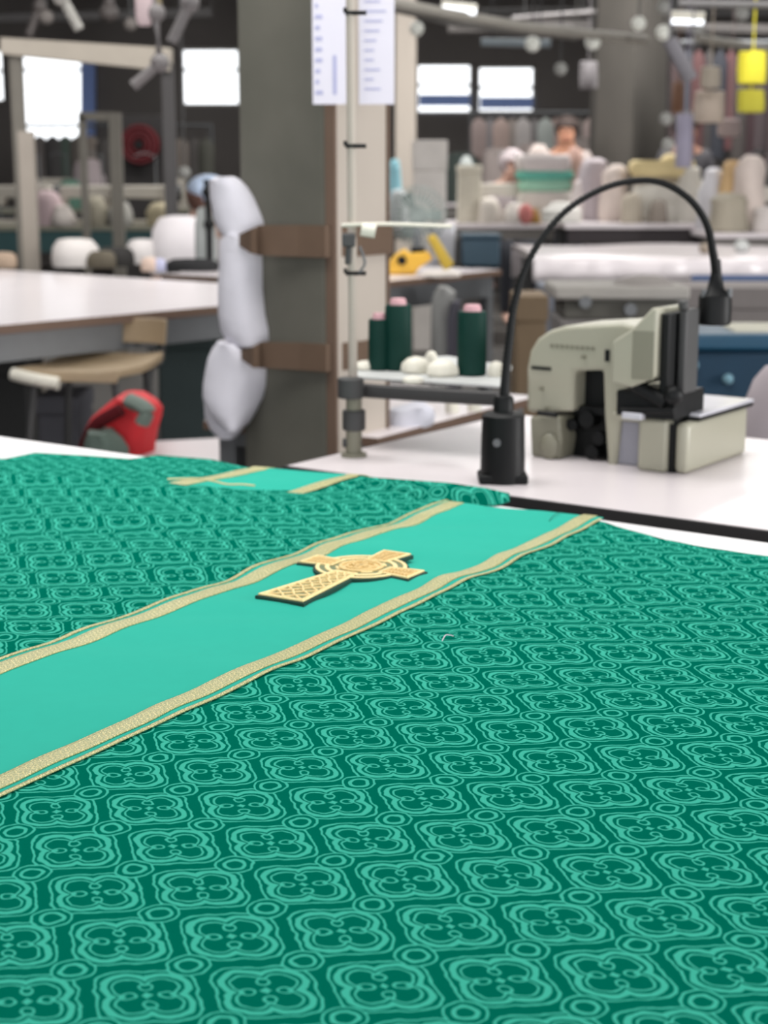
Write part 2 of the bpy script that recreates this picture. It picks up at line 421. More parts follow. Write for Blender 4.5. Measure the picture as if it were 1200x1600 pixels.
def sheet(name, xs, ynear, yfar, zf, nrow, m, parent, uvf=lambda x, y: (x, y), thick=.0012):
    bm = BM(); uvl = bm.loops.layers.uv.new('cloth'); G = []; uvs = {}
    for x in xs:
        col = []
        for j in range(nrow+1):
            t = j/nrow; t = 1-(1-t)**1.0
            y = ynear(x)+(yfar(x)-ynear(x))*t
            v = bm.verts.new((x, y, zf(x, y, t))); uvs[v] = uvf(x, y); col.append(v)
        G.append(col)
    for a, b in zip(G, G[1:]):
        for j in range(nrow):
            f = bm.faces.new((a[j], b[j], b[j+1], a[j+1]))
            for lp in f.loops: lp[uvl].uv = uvs[lp.vert]
    o = obj(name, bm, m, parent)
    s = o.modifiers.new('thickness', 'SOLIDIFY'); s.thickness = thick; s.offset = -1
    return o
def ribbon(name, u0, u1, v0, v1, off, m, parent, zf, n=320, w=6, endskew=0, wob=0, orient=None, ufun=None):
    D, N, O = orient or (DD, ND, Vector((0, 0)))
    bm = BM(); uvl = bm.loops.layers.uv.new('cloth'); G = []; uvs = {}
    for i in range(n+1):
        row = []
        for j in range(w+1):
            tv = j/w; v = v0+(v1-v0)*tv
            ue = u1+endskew*(v-v0)
            u = u0+(ue-u0)*i/n
            vv = v+wob*math.sin(u*38)+wob*.6*math.sin(u*81+1)
            p = O+D*u+N*vv
            q = bm.verts.new((p.x, p.y, zf(p.x, p.y)+off)); uvs[q] = (u, tv); row.append(q)
        G.append(row)
    for a, b in zip(G, G[1:]):
        for j in range(w):
            f = bm.faces.new((a[j], b[j], b[j+1], a[j+1]))
            for lp in f.loops: lp[uvl].uv = uvs[lp.vert]
    o = obj(name, bm, m, parent)
    s = o.modifiers.new('thickness', 'SOLIDIFY'); s.thickness = .0009; s.offset = -1
    return o
ves = thing('damask_vestment', 'green quatrefoil damask cloth with a mint centre band spread over the front table', 'vestment', (0, 1.4, TZ))
def child_fix(o, par): o.matrix_parent_inverse = par.matrix_basis.inverted() if False else Matrix.Translation(-Vector(par.location)); return o
nx_ = 250
xsA = [-.90+2.0*i/nx_ for i in range(nx_+1)]
child_fix(sheet('damask_panel', xsA, lambda x: .60, yfA, lambda x, y, t: zA(x, y)-.0015*sstep(.985, 1, t), 230, M['damask'], ves), ves)
b_ = child_fix(ribbon('centre_band', .35, 1.878, .806, 1.037, .0012, M['band'], ves, zA, n=330, w=36), ves); b_['label'] = 'plain mint green centre band'
g1 = child_fix(ribbon('wide_braid', .35, 1.880, .8145, .8335, .0024, M['braid'], ves, zA, wob=.0008), ves); g1['label'] = 'wide gold braid on the near edge of the band'
g2 = child_fix(ribbon('wide_braid', .35, 1.872, 1.0285, 1.0065, .0024, M['braid'], ves, zA, wob=.0008), ves); g2['label'] = 'wide gold braid on the far edge of the band'
g3 = child_fix(ribbon('narrow_braid', .35, 1.868, .8035, .8078, .0022, M['cord'], ves, zA, w=2), ves); g3['label'] = 'narrow gold edging on the near side'
g4 = child_fix(ribbon('narrow_braid', .35, 1.882, 1.0400, 1.0357, .0022, M['cord'], ves, zA, w=2), ves); g4['label'] = 'narrow gold edging on the far side'

# second cloth, bunched along the far edge
ridge = [(0, 722, .005), (50, 711, .007), (140, 716, .008), (200, 721, .008), (245, 714, .012), (330, 721, .012), (380, 733, .013), (490, 742, .017), (600, 750, .022), (700, 757, .028), (760, 765, .022), (796, 773, .010)]
RG = []
for px, py, h in ridge:
    p = P(px, py, TZ+h); RG.append((p.x, p.y, h))
RG.insert(0, (-.88, RG[0][1]+.03, .005))
apx = [(a, b) for a, b, c in RG]; aph = [(a, c) for a, b, c in RG]
tipx = RG[-1][0]
def nearB(x):
    if x < .02: return yfA(x)-.05
    return lerp([(.02, yfA(.02)-.05), (.06, 2.13), (.0874, 2.136), (.158, 2.154), (tipx, RG[-1][1]-.008)], x)
def apB(x): return lerp(apx, x)
def farB(x): return apB(x)+.045*(1-.75*sstep(.08, tipx, x))
def zB(x, y):
    h = lerp(aph, x); ya = apB(x); n0 = nearB(x)
    if y <= ya:
        t = max(0, (y-n0)/(ya-n0)); z = .0022+(h-.002)*math.sin(min(1, t)*PI/2)**1.1
        z += .0015*math.sin(60*y+11*x)*math.sin(min(1, t)*PI)**1*(.3+t)
    else:
        t = (y-ya)/(farB(x)-ya); z = .002+(h-.0)*math.cos(min(1, t)*PI/2)**.8
    return TZ+z
clB = thing('folded_damask_cloth', 'second green damask cloth bunched along the far table edge, short mint band showing', 'cloth', (-.2, 2.35, TZ))
xsB = [-.88+(tipx+.88)*i/170 for i in range(171)]
child_fix(sheet('damask_panel', xsB, nearB, farB, lambda x, y, t: zB(x, y), 60, M['damask'], clB,
          uvf=lambda x, y: (x*.93+y*.37+.31, y*1.05-x*.2+.12)), clB)
# its band: follows from the visible near-left point to the far-right point
bl0 = P(262, 757, TZ+.008); bl1 = P(394, 735, TZ+.013)
br0 = P(520, 764, TZ+.008); br1 = P(600, 750, TZ+.02)
DB = Vector((bl1.x-bl0.x, bl1.y-bl0.y)).normalized(); NB = Vector((DB.y, -DB.x))
O_ = Vector((bl0.x, bl0.y))
wB = (Vector((br0.x, br0.y))-O_).dot(NB)
uB = (Vector((bl1.x, bl1.y))-O_).length
uB2 = (Vector((br1.x, br1.y))-O_).dot(DB)
sk = (uB2-uB)/wB
def ziB(x, y): return zB(x, y)
o = ribbon('centre_band', -.03, uB+.012, 0, wB, .0015, M['band'], clB, ziB, n=60, w=40, endskew=sk, orient=(DB, NB, O_)); child_fix(o, clB); o['label'] = 'plain mint green band'
o = ribbon('gold_braid', -.012, uB+.010, -.004, .024, .0028, M['braid'], clB, ziB, n=60, w=6, endskew=sk, orient=(DB, NB, O_)); child_fix(o, clB); o['label'] = 'gold braid on the left side of the band'
o = ribbon('gold_braid', -.03, uB+sk*wB+.006, wB-.014, wB+.006, .0028, M['braid'], clB, ziB, n=60, w=6, orient=(DB, NB, O_)); child_fix(o, clB); o['label'] = 'gold braid on the right side of the band'
# frayed gold thread along the fold
tp = [P(px, py, 0) for px, py in ((258, 757), (300, 757), (345, 764), (398, 765))]
bm = BM(); pts = []
for px, py in ((262, 758), (285, 757.5), (310, 757), (335, 761), (355, 764), (378, 764), (398, 765)):
    p = P(px, py, TZ+.01); q = Vector((p.x, p.y, zA(p.x, p.y)+.003)); pts.append(q)
tube(bm, pts, .003, flat=.0012)
o = obj('frayed_gold_end', bm, M['braid'], clB); child_fix(o, clB); o['label'] = 'frayed gold braid end at the fold'
# loose threads
def on_cloth(px, py, dz=.002):
    p = P(px, py, TZ+.007); return Vector((p.x, p.y, zA(p.x, p.y)+dz))
th = BM(); tube(th, [on_cloth(858, 821), on_cloth(864, 816, .004), on_cloth(872, 811, .004), on_cloth(878, 806)], .0004, n=6)
tag(obj('loose_thread', th, M['thread_green']), 'short dark green thread lying near the top right end of the mint band', 'thread', None)
th = BM(); tube(th, [on_cloth(691, 1008), on_cloth(696, 1003, .004), on_cloth(703, 1003, .004), on_cloth(708, 1001)], .0005, n=6)
tag(obj('loose_thread', th, M['paper']), 'tiny white lint thread on the damask right of the mint band', 'thread')

# ------------------------------------------------------------------ embroidered celtic cross
UC, VC = 1.483, .9285
pc = DD*UC+ND*VC
cz = zA(pc.x, pc.y)
# plane fitted to the cloth under the cross so that it rests on it
smp = []
for i in range(-4, 3):
    for j in range(-2, 3):
        u = UC+.04*i; v = VC+.035*j; p = DD*u+ND*v; smp.append((u-UC, v-VC, zA(p.x, p.y)))
cz = max(s[2] for s in smp)*.5+sum(s[2] for s in smp)/len(smp)*.5+.0034
cross = thing('embroidered_cross', 'gold embroidered Celtic cross with dark green backing lying on the mint band', 'cross', (pc.x, pc.y, cz))
M['backing'] = mat('dark_green_felt', rgb(6, 58, 46), .85)
M['goldw'] = mat('gold_embroidery_thread', rgb(255, 236, 176), .5, 0, scale=420, var=.28, bump=.3, col2=rgb(238, 206, 136))
M['goldd'] = mat('gold_fill_stitching', rgb(250, 222, 156), .5, 0, scale=300, bump=.4, col2=rgb(206, 172, 104))
M['olive'] = mat('olive_green_ground', rgb(112, 124, 84), .7, scale=200, var=.3)
def cf(z): return lambda u, v: (DD.x*u+ND.x*v, DD.y*u+ND.y*v, z)
shaft = [(-.159, -.0285), (-.159, .0285), (-.03, .0145), (-.03, -.0145)]
topa = [(.03, -.0135), (.03, .0135), (.0795, .0185), (.0795, -.0185)]
arml = [(-.0135, .03), (.0135, .03), (.019, .0715), (-.019, .0715)]
armr = [(-.0135, -.03), (.0135, -.03), (.019, -.0715), (-.019, -.0715)]
ROUT = .052
def cross_outline(g):
    out = []
    def at(r, a): return (r*math.cos(a), r*math.sin(a))
    R = ROUT+g; pts = []
    arms = [[(.079+g, -.0185-g), (.079+g, .0185+g)], [(.019+g, .0715+g), (-.019-g, .0715+g)],
            [(-.159-g, .0285+g), (-.159-g, -.0285-g)], [(-.019-g, -.0715-g), (.019+g, -.0715-g)]]
    hw = [(.0158+g), (.0166+g), (.0170+g), (.0166+g)]
    for k in range(4):
        ca = k*PI/2; da = math.asin(hw[k]/R)
        pts.append(at(R, ca-da)); pts += arms[k]; pts.append(at(R, ca+da))
        nda = math.asin(hw[(k+1) % 4]/R)
        for i in range(1, 8):
            a = ca+da+(PI/2-nda-da)*i/8; pts.append(at(R, a))
    return pts
bm = BM(); prism(bm, cross_outline(.0026), cf(-.0045), cf(.0006)); o = obj('backing', bm, M['backing'], cross, bevel=.0008); o['label'] = 'dark green felt backing'
bm = BM(); prism(bm, cross_outline(-.001), cf(.0006), cf(.0012)); o = obj('ground', bm, M['olive'], cross); o['label'] = 'olive ground under the gold stitching'
def bar(bm, pts, w, z0=.0011, h=.0014, closed=False):   # raised flat cord along a polyline in cross space
    V3 = [Vector(p) for p in pts]
    if closed: V3.append(V3[0]); 
    V3 = [Vector((p[0], p[1])) for p in V3]
    R = []
    for i, p in enumerate(V3):
        if closed: a = V3[i-1] if i > 0 else V3[-2]; b = V3[i+1] if i < len(V3)-1 else V3[1]
        else: a = V3[max(0, i-1)]; b = V3[min(len(V3)-1, i+1)]
        t1 = (p-a).normalized() if (p-a).length > 1e-9 else (b-p).normalized(); t2 = (b-p).normalized() if (b-p).length > 1e-9 else t1
        t = (t1+t2).normalized(); nn = Vector((-t.y, t.x)); k = 1/max(.5, nn.dot(Vector((-t1.y, t1.x))))
        l = p+nn*w*.5*k; r = p-nn*w*.5*k; l2 = p+nn*w*.3*k; r2 = p-nn*w*.3*k
        R.append([cf(z0)(l.x, l.y), cf(z0+h*.7)(l.x, l.y), cf(z0+h)(l2.x, l2.y), cf(z0+h)(r2.x, r2.y), cf(z0+h*.7)(r.x, r.y), cf(z0)(r.x, r.y)])
    rings(bm, R, caps=not closed)
def inset(poly, g):
    c = Vector((sum(p[0] for p in poly)/4, sum(p[1] for p in poly)/4)); out = []
    n = len(poly)
    for i in range(n):
        a, p, b = Vector(poly[i-1]), Vector(poly[i]), Vector(poly[(i+1) % n])
        t1 = (p-a).normalized(); t2 = (b-p).normalized(); n1 = Vector((-t1.y, t1.x)); n2 = Vector((-t2.y, t2.x))
        if n1.dot(c-p) < 0: n1 = -n1
        if n2.dot(c-p) < 0: n2 = -n2
        m = (n1+n2).normalized(); out.append(tuple(p+m*g/max(.4, m.dot(n1))))
    return out
def circ(r, a0=0, a1=2*PI, n=60, c=(0, 0)): return [(c[0]+r*math.cos(a0+(a1-a0)*i/n), c[1]+r*math.sin(a0+(a1-a0)*i/n)) for i in range(n+(0 if abs(a1-a0-2*PI) < 1e-6 else 1))]
# ring bands between the arms
bm = BM()
for k in range(4):
    for r, w in ((.0495, .0042), (.0385, .0050), (.0275, .003)):
        hw = .0175 if r > .03 else .0165
        da = math.asin(min(.9, hw/r)); bar(bm, circ(r, k*PI/2+da*.85, (k+1)*PI/2-da*.85, 16), w)
obj('ring_bands', bm, M['goldw'], cross)
# outlines of the four arms, each an arm part
def arm(poly, lab, lattice):
    bm = BM(); bar(bm, inset(poly, .0016), .0030, h=.0018, closed=True); o = obj('arm_border', bm, M['goldw'], cross); o['label'] = lab
    ins = inset(poly, .0048)
    if not lattice:
        bm = BM(); bar(bm, ins, .0016, h=.0013, closed=True)
        A_, B_, C_, D_ = [Vector(p) for p in ins]
        prism(bm, inset(poly, .0025), cf(.0012), cf(.0018))
        for f in range(7):      # twisting knot strands over the fill
            t0, t1 = f/7, (f+1)/7
            for a, b in (((A_.lerp(D_, t0)), (B_.lerp(C_, t1))), ((B_.lerp(C_, t0)), (A_.lerp(D_, t1)))):
                bar(bm, [tuple(a), tuple((a+b)/2), tuple(b)], .0017, h=.0021)
        q = obj('knot_stitching', bm, M['goldd'], o)
    else:
        A_, B_, C_, D_ = [Vector(p) for p in ins]      # A,B foot ; C,D neck
        bm = BM(); bar(bm, ins, .0017, h=.0016, closed=True)
        n = 7
        for f in range(-1, n+1):
            for s in (0, 1):
                l0, l1 = ((A_, D_), (B_, C_)) if s == 0 else ((B_, C_), (A_, D_))
                ta, tb = (f)/n, (f+2)/n
                pa = []
                for i in range(9):
                    q = i/8; t = ta+(tb-ta)*q
                    if t < -.001 or t > 1.001: continue
                    tt = t**.93 if t > 0 else 0
                    e0 = l0[0].lerp(l0[1], tt); e1 = l1[0].lerp(l1[1], tt); qq = q+.06*math.sin(q*2*PI)
                    pa.append(tuple(e0.lerp(e1, qq)))
                if len(pa) > 2: bar(bm, pa, .0021, h=.0020)
        q = obj('lattice_stitching', bm, M['goldw'], o)
    return o
arm(shaft, 'long tapering shaft with open lattice stitching', True)
arm(topa, 'top arm of the cross', False); arm(arml, 'far side arm of the cross', False); arm(armr, 'near side arm of the cross', False)
bm = BM(); bar(bm, circ(.0235), .0042, h=.0024, closed=True); bar(bm, circ(.0165, n=40), .0022, h=.0020, closed=True)
prism(bm, circ(.0225), cf(.0012), cf(.0017))
for k in range(4):
    a = k*PI/2+PI/4; bar(bm, circ(.0085, n=24, c=(.0075*math.cos(a), .0075*math.sin(a))), .0022, h=.0026, closed=True)
bar(bm, circ(.005, n=20), .002, h=.003, closed=True)
obj('centre_knot', bm, M['goldd'], cross)

# ------------------------------------------------------------------ sewing table with its things
SZ = .78
SC = P(450, 727, SZ)
sewt = table('sewing_table', 'white sewing table with thick dark edge holding the overlock machine', (SC.x, SC.y), 0, 1.55, 0, .70, SZ, .034,
      M['sew_top'], M['edge'], M['dsteel'], edge_w=.006)
def loc_on(px, py, z=SZ): p = P(px, py, z); return (p.x, p.y, z)

# overlock machine
mo = loc_on(1052, 739)
mc = thing('overlock_machine', 'beige industrial overlock sewing machine on the white sewing table', 'sewing machine', mo, RZ)
cxm = M['cream_metal']
def fx(px): return (px-1052)/860.0
def fz(px, py): return ((715+(px-815)*.1)-py)/945.0
def fprism(poly, y0, y1): 
    bm = BM(); prism(bm, [(fx(a), fz(a, b)) for a, b in poly], lambda u, v: (u, y0, v), lambda u, v: (u, y1, v)); return bm
hb = BM()
prism(hb, [(fx(a), fz(a, b)) for a, b in ((812, 646), (811, 575), (816, 548), (828, 529), (848, 517), (872, 511), (962, 510), (988, 517), (988, 582), (936, 582), (936, 600), (938, 650), (950, 728), (985, 734), (985, 738), (936, 738), (925, 650), (925, 582), (889, 582), (889, 646))][:0] or
      [(fx(a), fz(a, b)) for a, b in ((812, 646), (811, 575), (816, 548), (828, 529), (848, 517), (872, 511), (962, 510), (988, 517), (986, 650), (964, 656), (958, 736), (946, 734), (938, 650), (934, 582), (889, 582), (889, 646))],
      lambda u, v: (u, .01, v), lambda u, v: (u, .15, v))
obj('casting', hb, cxm, mc, bevel=.007)
o = obj('recess', fprism([(885, 575), (945, 575), (950, 734), (870, 725), (870, 640), (885, 640)], .05, .14), M['black'], mc)
o = obj('lower_housing', fprism([(822, 652), (872, 652), (876, 690), (872, 722), (826, 717)], .0, .14), M['cream_dark'], mc, bevel=.006)
bm = BM()
for (a, b, r) in ((905, 660, .014), (925, 690, .011), (882, 668, .01), (915, 712, .012)):
    cyl(bm, (fx(a), .02, fz(a, b)), (fx(a), .06, fz(a, b)), r)
b2(bm, fx(868), fx(942), .03, .05, fz(905, 652), fz(905, 640)); cyl(bm, (fx(838), -.004, fz(838, 645)), (fx(870), -.004, fz(870, 650)), .004)
obj('looper_mechanism', bm, M['black'], mc, bevel=.001)
bm = BM(); sphere(bm, (fx(858), -.004, fz(858, 700)), .018, (1, .5, 1.3)); obj('oil_cap', bm, M['cream_dark'], mc)
bm = BM()
for k in range(9): b2(bm, fx(850)+k*.0095, fx(850)+k*.0095+.0065, .0085, .0101, fz(870, 546), fz(870, 540))
o = obj('nameplate_lettering', bm, M['cream_dark'], mc); o['label'] = 'blurred grey lettering on the casting'
bm = BM(); b2(bm, fx(820), fx(852), .008, .0101, fz(830, 578), fz(830, 573)); obj('slot', bm, M['black'], mc)
bm = BM(); b2(bm, fx(938), fx(945), .008, .0101, fz(940, 568), fz(940, 550)); obj('slot', bm, M['black'], mc)
for a, b in ((838, 608), (848, 640), (962, 618), (905, 560)):
    bm = BM(); cyl(bm, (fx(a), .004, fz(a, b)), (fx(a), .011, fz(a, b)), .0035, n=12); obj('screw', bm, M['cream_dark'], mc)
# tilted head cover and needle side
obj('head_cover', fprism([(972, 534), (1000, 518), (1031, 486), (1038, 490), (1037, 520), (1037, 590), (1003, 604), (972, 596)], -.045, .06), cxm, mc, bevel=.005)
bm = BM(); b2(bm, fx(1004), fx(1036), -.047, -.044, fz(1020, 592), fz(1020, 520)); obj('cover_side', bm, M['cream_dark'], mc, bevel=.001)
bm = BM(); b2(bm, fx(1038), fx(1050), -.03, .06, fz(1045, 630), fz(1045, 497)); obj('needle_bar_housing', bm, M['black'], mc, bevel=.003)
bm = BM(); b2(bm, fx(1051), fx(1063), -.0, .05, fz(1060, 620), fz(1060, 494)); cyl(bm, (fx(1058), -.0, fz(1058, 494)), (fx(1058), 0, fz(1058, 480)), .008); obj('thread_lever_guard', bm, M['dsteel'], mc, bevel=.004)
bm = BM(); b2(bm, fx(975), fx(1062), -.03, .08, fz(1010, 650), fz(1010, 612)); cyl(bm, (fx(1000), -.03, fz(1000, 600)), (fx(1050), -.03, fz(1050, 630)), .012)
sphere(bm, (fx(1060), -.03, fz(1060, 618)), .016); cyl(bm, (fx(985), -.035, fz(985, 640)), (fx(1065), -.035, fz(1065, 640)), .006)
obj('presser_foot_mechanism', bm, M['black'], mc, bevel=.002)
bm = BM(); b2(bm, fx(990), fx(1020), -.045, -.03, fz(1005, 652), fz(1005, 642)); obj('presser_foot', bm, M['knit'], mc, bevel=.002)
bm = BM(); b2(bm, fx(955), fx(1052), -.0, .13, fz(1000, 662), fz(1000, 650)); obj('needle_plate', bm, cxm, mc, bevel=.003)
bm = BM(); b2(bm, fx(955), fx(1004), .02, .13, 0, fz(980, 662)); obj('cloth_chute', bm, M['lilac'], mc, bevel=.003)
bm = BM(); b2(bm, fx(1000), fx(1044), -.01, .2, 0, fz(1020, 655)); obj('side_block', bm, cxm, mc, bevel=.006)
bm = BM(); b2(bm, fx(1044), fx(1053), .0, .2, 0, fz(1048, 652)); obj('seam_gap', bm, M['black'], mc)
bm = BM(); b2(bm, .0015, .024, -.004, .235, 0.0, .082); obj('side_cover', bm, cxm, mc, bevel=.009)
bm = BM(); b2(bm, -.07, .029, .03, .245, .088, .094); obj('side_table_plate', bm, M['knit'], mc, bevel=.002)
bm = BM(); b2(bm, -.068, .028, .031, .244, .082, .088); obj('plate_gasket', bm, M['black'], mc)
bm = BM(); cyl(bm, (.0, .10, .15), (.035, .10, .15), .045); cyl(bm, (.035, .10, .15), (.045, .10, .15), .03); 
obj('hand_wheel', bm, M['dsteel'], mc, bevel=.003).location = (-.30, .05, -.03)

# gooseneck lamp
lb = loc_on(785, 752)
gl = thing('gooseneck_lamp', 'black gooseneck work lamp arching over the overlock machine', 'lamp', lb, 0)
bm = BM(); b2(bm, -.038, .038, -.03, .03, 0, .014); obj('foot_plate', bm, M['black'], gl, bevel=.004)
bm = BM(); lathe(bm, [(.0345, .0), (.0345, .03), (.033, .095), (.033, .104), (.027, .108), (.016, .110), (.0155, .13), (.012, .134)]); obj('magnet_base', bm, M['black'], gl)
bm = BM(); cyl(bm, (-.012, -.033, .066), (-.012, -.036, .066), .006); obj('switch', bm, M['steel'], gl)
gp = [(788, 640), (789, 600), (795, 540), (805, 470), (830, 400), (875, 338), (930, 300), (985, 283), (1035, 286), (1078, 312), (1104, 350), (1114, 395), (1119, 430)]
Yl = lb[1]
gpts = []
for i, (a, b) in enumerate(gp):
    p = W(a, b, Yl+.12*i/(len(gp)-1)); gpts.append(p-Vector(lb))
bm = BM(); tube(bm, gpts, lambda t: .0078-.0028*math.sin(t*PI)-.0012*t, n=12, k=10)
for i in range(0, 1):
    pass
obj('gooseneck_arm', bm, M['black'], gl)
bm = BM(); pth = smooth_path(gpts, 26)
for i in range(2, len(pth)-2, 3):
    d = (pth[i+1]-pth[i-1]).normalized()*.0016; t = i/len(pth); r = .0086-.0028*math.sin(t*PI)-.0012*t
    cyl(bm, pth[i]-d, pth[i]+d, r, n=12)
obj('gooseneck_ribs', bm, M['black'], gl)
hp = gpts[-1]
bm = BM(); lathe(bm, [(.006, .025), (.009, .0), (.014, -.022), (.024, -.03), (.026, -.034), (.0265, -.075), (.024, -.078)], c=hp); obj('lamp_head', bm, M['black'], gl)
bm = BM(); cyl(bm, hp+Vector((.02, -.012, -.034)), hp+Vector((.02, -.012, -.02)), .004); cyl(bm, hp+Vector((-.02, -.01, -.034)), hp+Vector((-.02, -.01, -.022)), .004); obj('head_screws', bm, M['steel'], gl)
bm = BM(); cyl(bm, hp+Vector((0, 0, -.0785)), hp+Vector((0, 0, -.0775)), .021); obj('lamp_lens', bm, M['paper'], gl)

# thread stand
sb = loc_on(553, 713)
ts = thing('thread_stand', 'grey-green thread stand with tall pole and spool tray on the sewing table', 'thread stand', sb, 0)
def rel(px, py, Y): return W(px, py, Y)-Vector(sb)
Ys = sb[1]
bm = BM(); cyl(bm, (0, 0, 0), rel(553, 600, Ys), .0135); cyl(bm, (0, 0, 0), (0, 0, .006), .022); obj('stand_foot', bm, M['cream_dark'], ts)
bm = BM(); cyl(bm, rel(552, 640, Ys), rel(547, -60, Ys), .0075); obj('pole', bm, M['beige'], ts)
for q0, q1, r_ in ((rel(553, 672, Ys), rel(553, 640, Ys), .0195), (rel(548, 622, Ys-.02), rel(548, 590, Ys-.02), .022), (rel(535, 692, Ys), rel(565, 692, Ys), .008)):
    bm = BM(); cyl(bm, q0, q1, r_); obj('clamp', bm, M['dsteel'], ts, bevel=.003)
tz = W(560, 585, Ys)-Vector(sb)
trz = -math.radians(5)
tray = [(545, 588), (790, 603), (800, 572), (700, 556), (560, 566)]
zt = .125
def tp_(px, py, z): p = P(px, py, SZ+z); return p-Vector(sb)
bm = BM(); pl = [tp_(a, b, zt) for a, b in tray]; rings(bm, [[(p.x, p.y, zt-.004) for p in pl], [(p.x, p.y, zt) for p in pl]]); obj('tray', bm, M['lens'], ts)
bm = BM(); p0 = tp_(556, 598, zt); p1 = tp_(788, 612, zt-.003)
tube(bm, [p0+Vector((0, 0, -.012)), (p0+p1)/2+Vector((0, 0, -.013)), p1+Vector((0, 0, -.012))], .007, flat=.012, n=8); obj('tray_beam', bm, M['edge'], ts)
for (a, b) in ((553, 228), (553, 427), (553, 20)):
    bm = BM(); q = rel(a, b, Ys-.006); cyl(bm, q+Vector((-.014, 0, 0)), q+Vector((.02, 0, 0)), .0035, n=10)
    cyl(bm, q+Vector((-.014, 0, 0)), q+Vector((-.014, 0, .008)), .003, n=8); obj('thread_guide', bm, M['black'], ts)
bm = BM(); q = rel(553, 352, Ys-.01); tube(bm, [q+Vector((-.02, 0, 0)), q+Vector((.05, 0, .002)), q+Vector((.16, .01, -.002))], .0032, n=8); cyl(bm, q+Vector((.012, -.005, -.006)), q+Vector((.035, -.005, -.010)), .011); obj('guide_arm', bm, M['cream'], ts)
bm = BM(); q = rel(545, 375, Ys-.01); box(bm, q, (.022, .02, .022)); cyl(bm, q+Vector((0, 0, -.01)), q+Vector((-.002, 0, -.04)), .005); obj('guide_clamp', bm, M['dsteel'], ts, bevel=.003)
bm = BM(); tube(bm, [rel(562, 385, Ys-.02), rel(570, 410, Ys-.02), rel(561, 426, Ys-.02)], .0025, n=6); obj('thread_loop', bm, M['steel'], ts)
# cones of thread standing on the tray
def cone(px, py, wpx, hpx, label):
    p = P(px, py, SZ+zt); dep = p.y*CT+(CAM_Z-p.z)*ST
    r = wpx/2*dep/FPX; h = hpx*dep/FPX/.985
    t = thing('thread_cone', label, 'thread cone', p, 0, 'green thread cones on the thread stand')
    bm = BM(); lathe(bm, [(r*.86, .0), (r, .003), (r, h*.5), (r*.97, h-.004), (r*.9, h), (r*.4, h)], n=32)
    obj('thread', bm, M['thread_green'], t)
    bm = BM(); lathe(bm, [(r*.62, h-.001), (r*.58, h+.007), (r*.5, h+.011), (r*.3, h+.011)]); obj('cone_tip', bm, M['pink'], t)
cone(592, 578, 33, 78, 'short dark green thread cone at the left end of the thread stand')
cone(622, 578, 42, 100, 'tall dark green thread cone, second from the left on the stand')
cone(737, 586, 46, 98, 'tall dark green thread cone standing alone right of the white foam pads')
def pad(px, py, wpx, hpx, z, label, sd):
    p = P(px, py, z); dep = p.y*CT+(CAM_Z-p.z)*ST; s = dep/FPX
    bm = BM(); r = wpx/2*s; h = hpx*s
    loft(bm, [(0, 0, 0, r*.8, r*.6), (h*.2, 0, 0, r, r*.75), (h*.6, 0, 0, r*.95, r*.7), (h*.9, 0, 0, r*.6, r*.45), (h, 0, 0, r*.15, r*.1)], wob=.06, seed=sd)
    tag(obj('foam_pad', bm, M['cream'], loc=p), label, 'pad')
pad(575, 577, 48, 14, SZ+zt, 'flat cream foam pad at the left end of the thread stand', 1)
pad(650, 583, 46, 26, SZ+zt, 'cream foam pad right of the two left thread cones', 2)
pad(690, 588, 50, 26, SZ+zt, 'cream foam pad left of the lone thread cone', 3)
pad(645, 599, 34, 12, SZ+zt, 'small cream foam pad on the front rim of the thread stand', 4)
pad(674, 570, 20, 22, SZ+zt, 'tiny tall cream foam pad at the back of the thread stand', 5)
pad(775, 588, 26, 24, SZ+zt, 'white cap at the right end of the thread stand beside the lamp', 6)

# straps, bundles, trunking and papers on the near pillar
def strap(z0, z1, label, tipy):
    bm = BM(); g = .006
    a = PC-E1*.33+Vector((0, -.02, 0)); b = PC-E1*.245-E2*(.014); c = PC-E2*.012+E1*.012; d = PC+E2*.216+E1*.03
    R = []
    ta = W(374, 400, 3.66); tb = W(392, 400, 3.60); ta.z = tb.z = 0
    pts = [ta+E2*.03, ta, tb, W(430, 400, 3.575)*Vector((1, 1, 0)) if False else PC-E1*.15-E2*.045, PC-E1*.06-E2*.018, c, PC+E2*.08+E1*.032, d]
    tz_ = [.2, .35, .75, .95, 1, 1, 1, 1]
    zc = (z0+z1)/2
    for p, k in zip(pts, tz_):
        hh = (z1-z0)/2*k
        R.append([(p.x, p.y, zc-hh), (p.x, p.y, zc+hh), (p.x+E2.x*g, p.y+E2.y*g, zc+hh), (p.x+E2.x*g, p.y+E2.y*g, zc-hh)])
    rings(bm, R); tag(obj('cardboard_strap', bm, M['cardboard'], smooth=False), label, 'strap')
def zpx(py, Y): return W(500, py, Y).z
strap(zpx(402, 3.6), zpx(352, 3.6), 'upper brown cardboard strap wrapped around the near pillar', 0)
strap(zpx(580, 3.6), zpx(537, 3.6), 'lower brown cardboard strap wrapped around the near pillar', 0)
bm = BM()
for (a0, a1, m_) in ((.0, .228, 0),):
    p0 = PC+E2*.012; p1 = PC+E2*.212; t = .022
    R = []
    for z in (0, 4): R.append([(p0.x, p0.y, z), (p0.x+E1.x*t, p0.y+E1.y*t, z), (p1.x+E1.x*t, p1.y+E1.y*t, z), (p1.x, p1.y, z)])
    rings(bm, R)
tr = tag(obj('wall_trunking', bm, M['beige']), 'beige vertical trunking board on the right face of the near pillar', 'trunking')
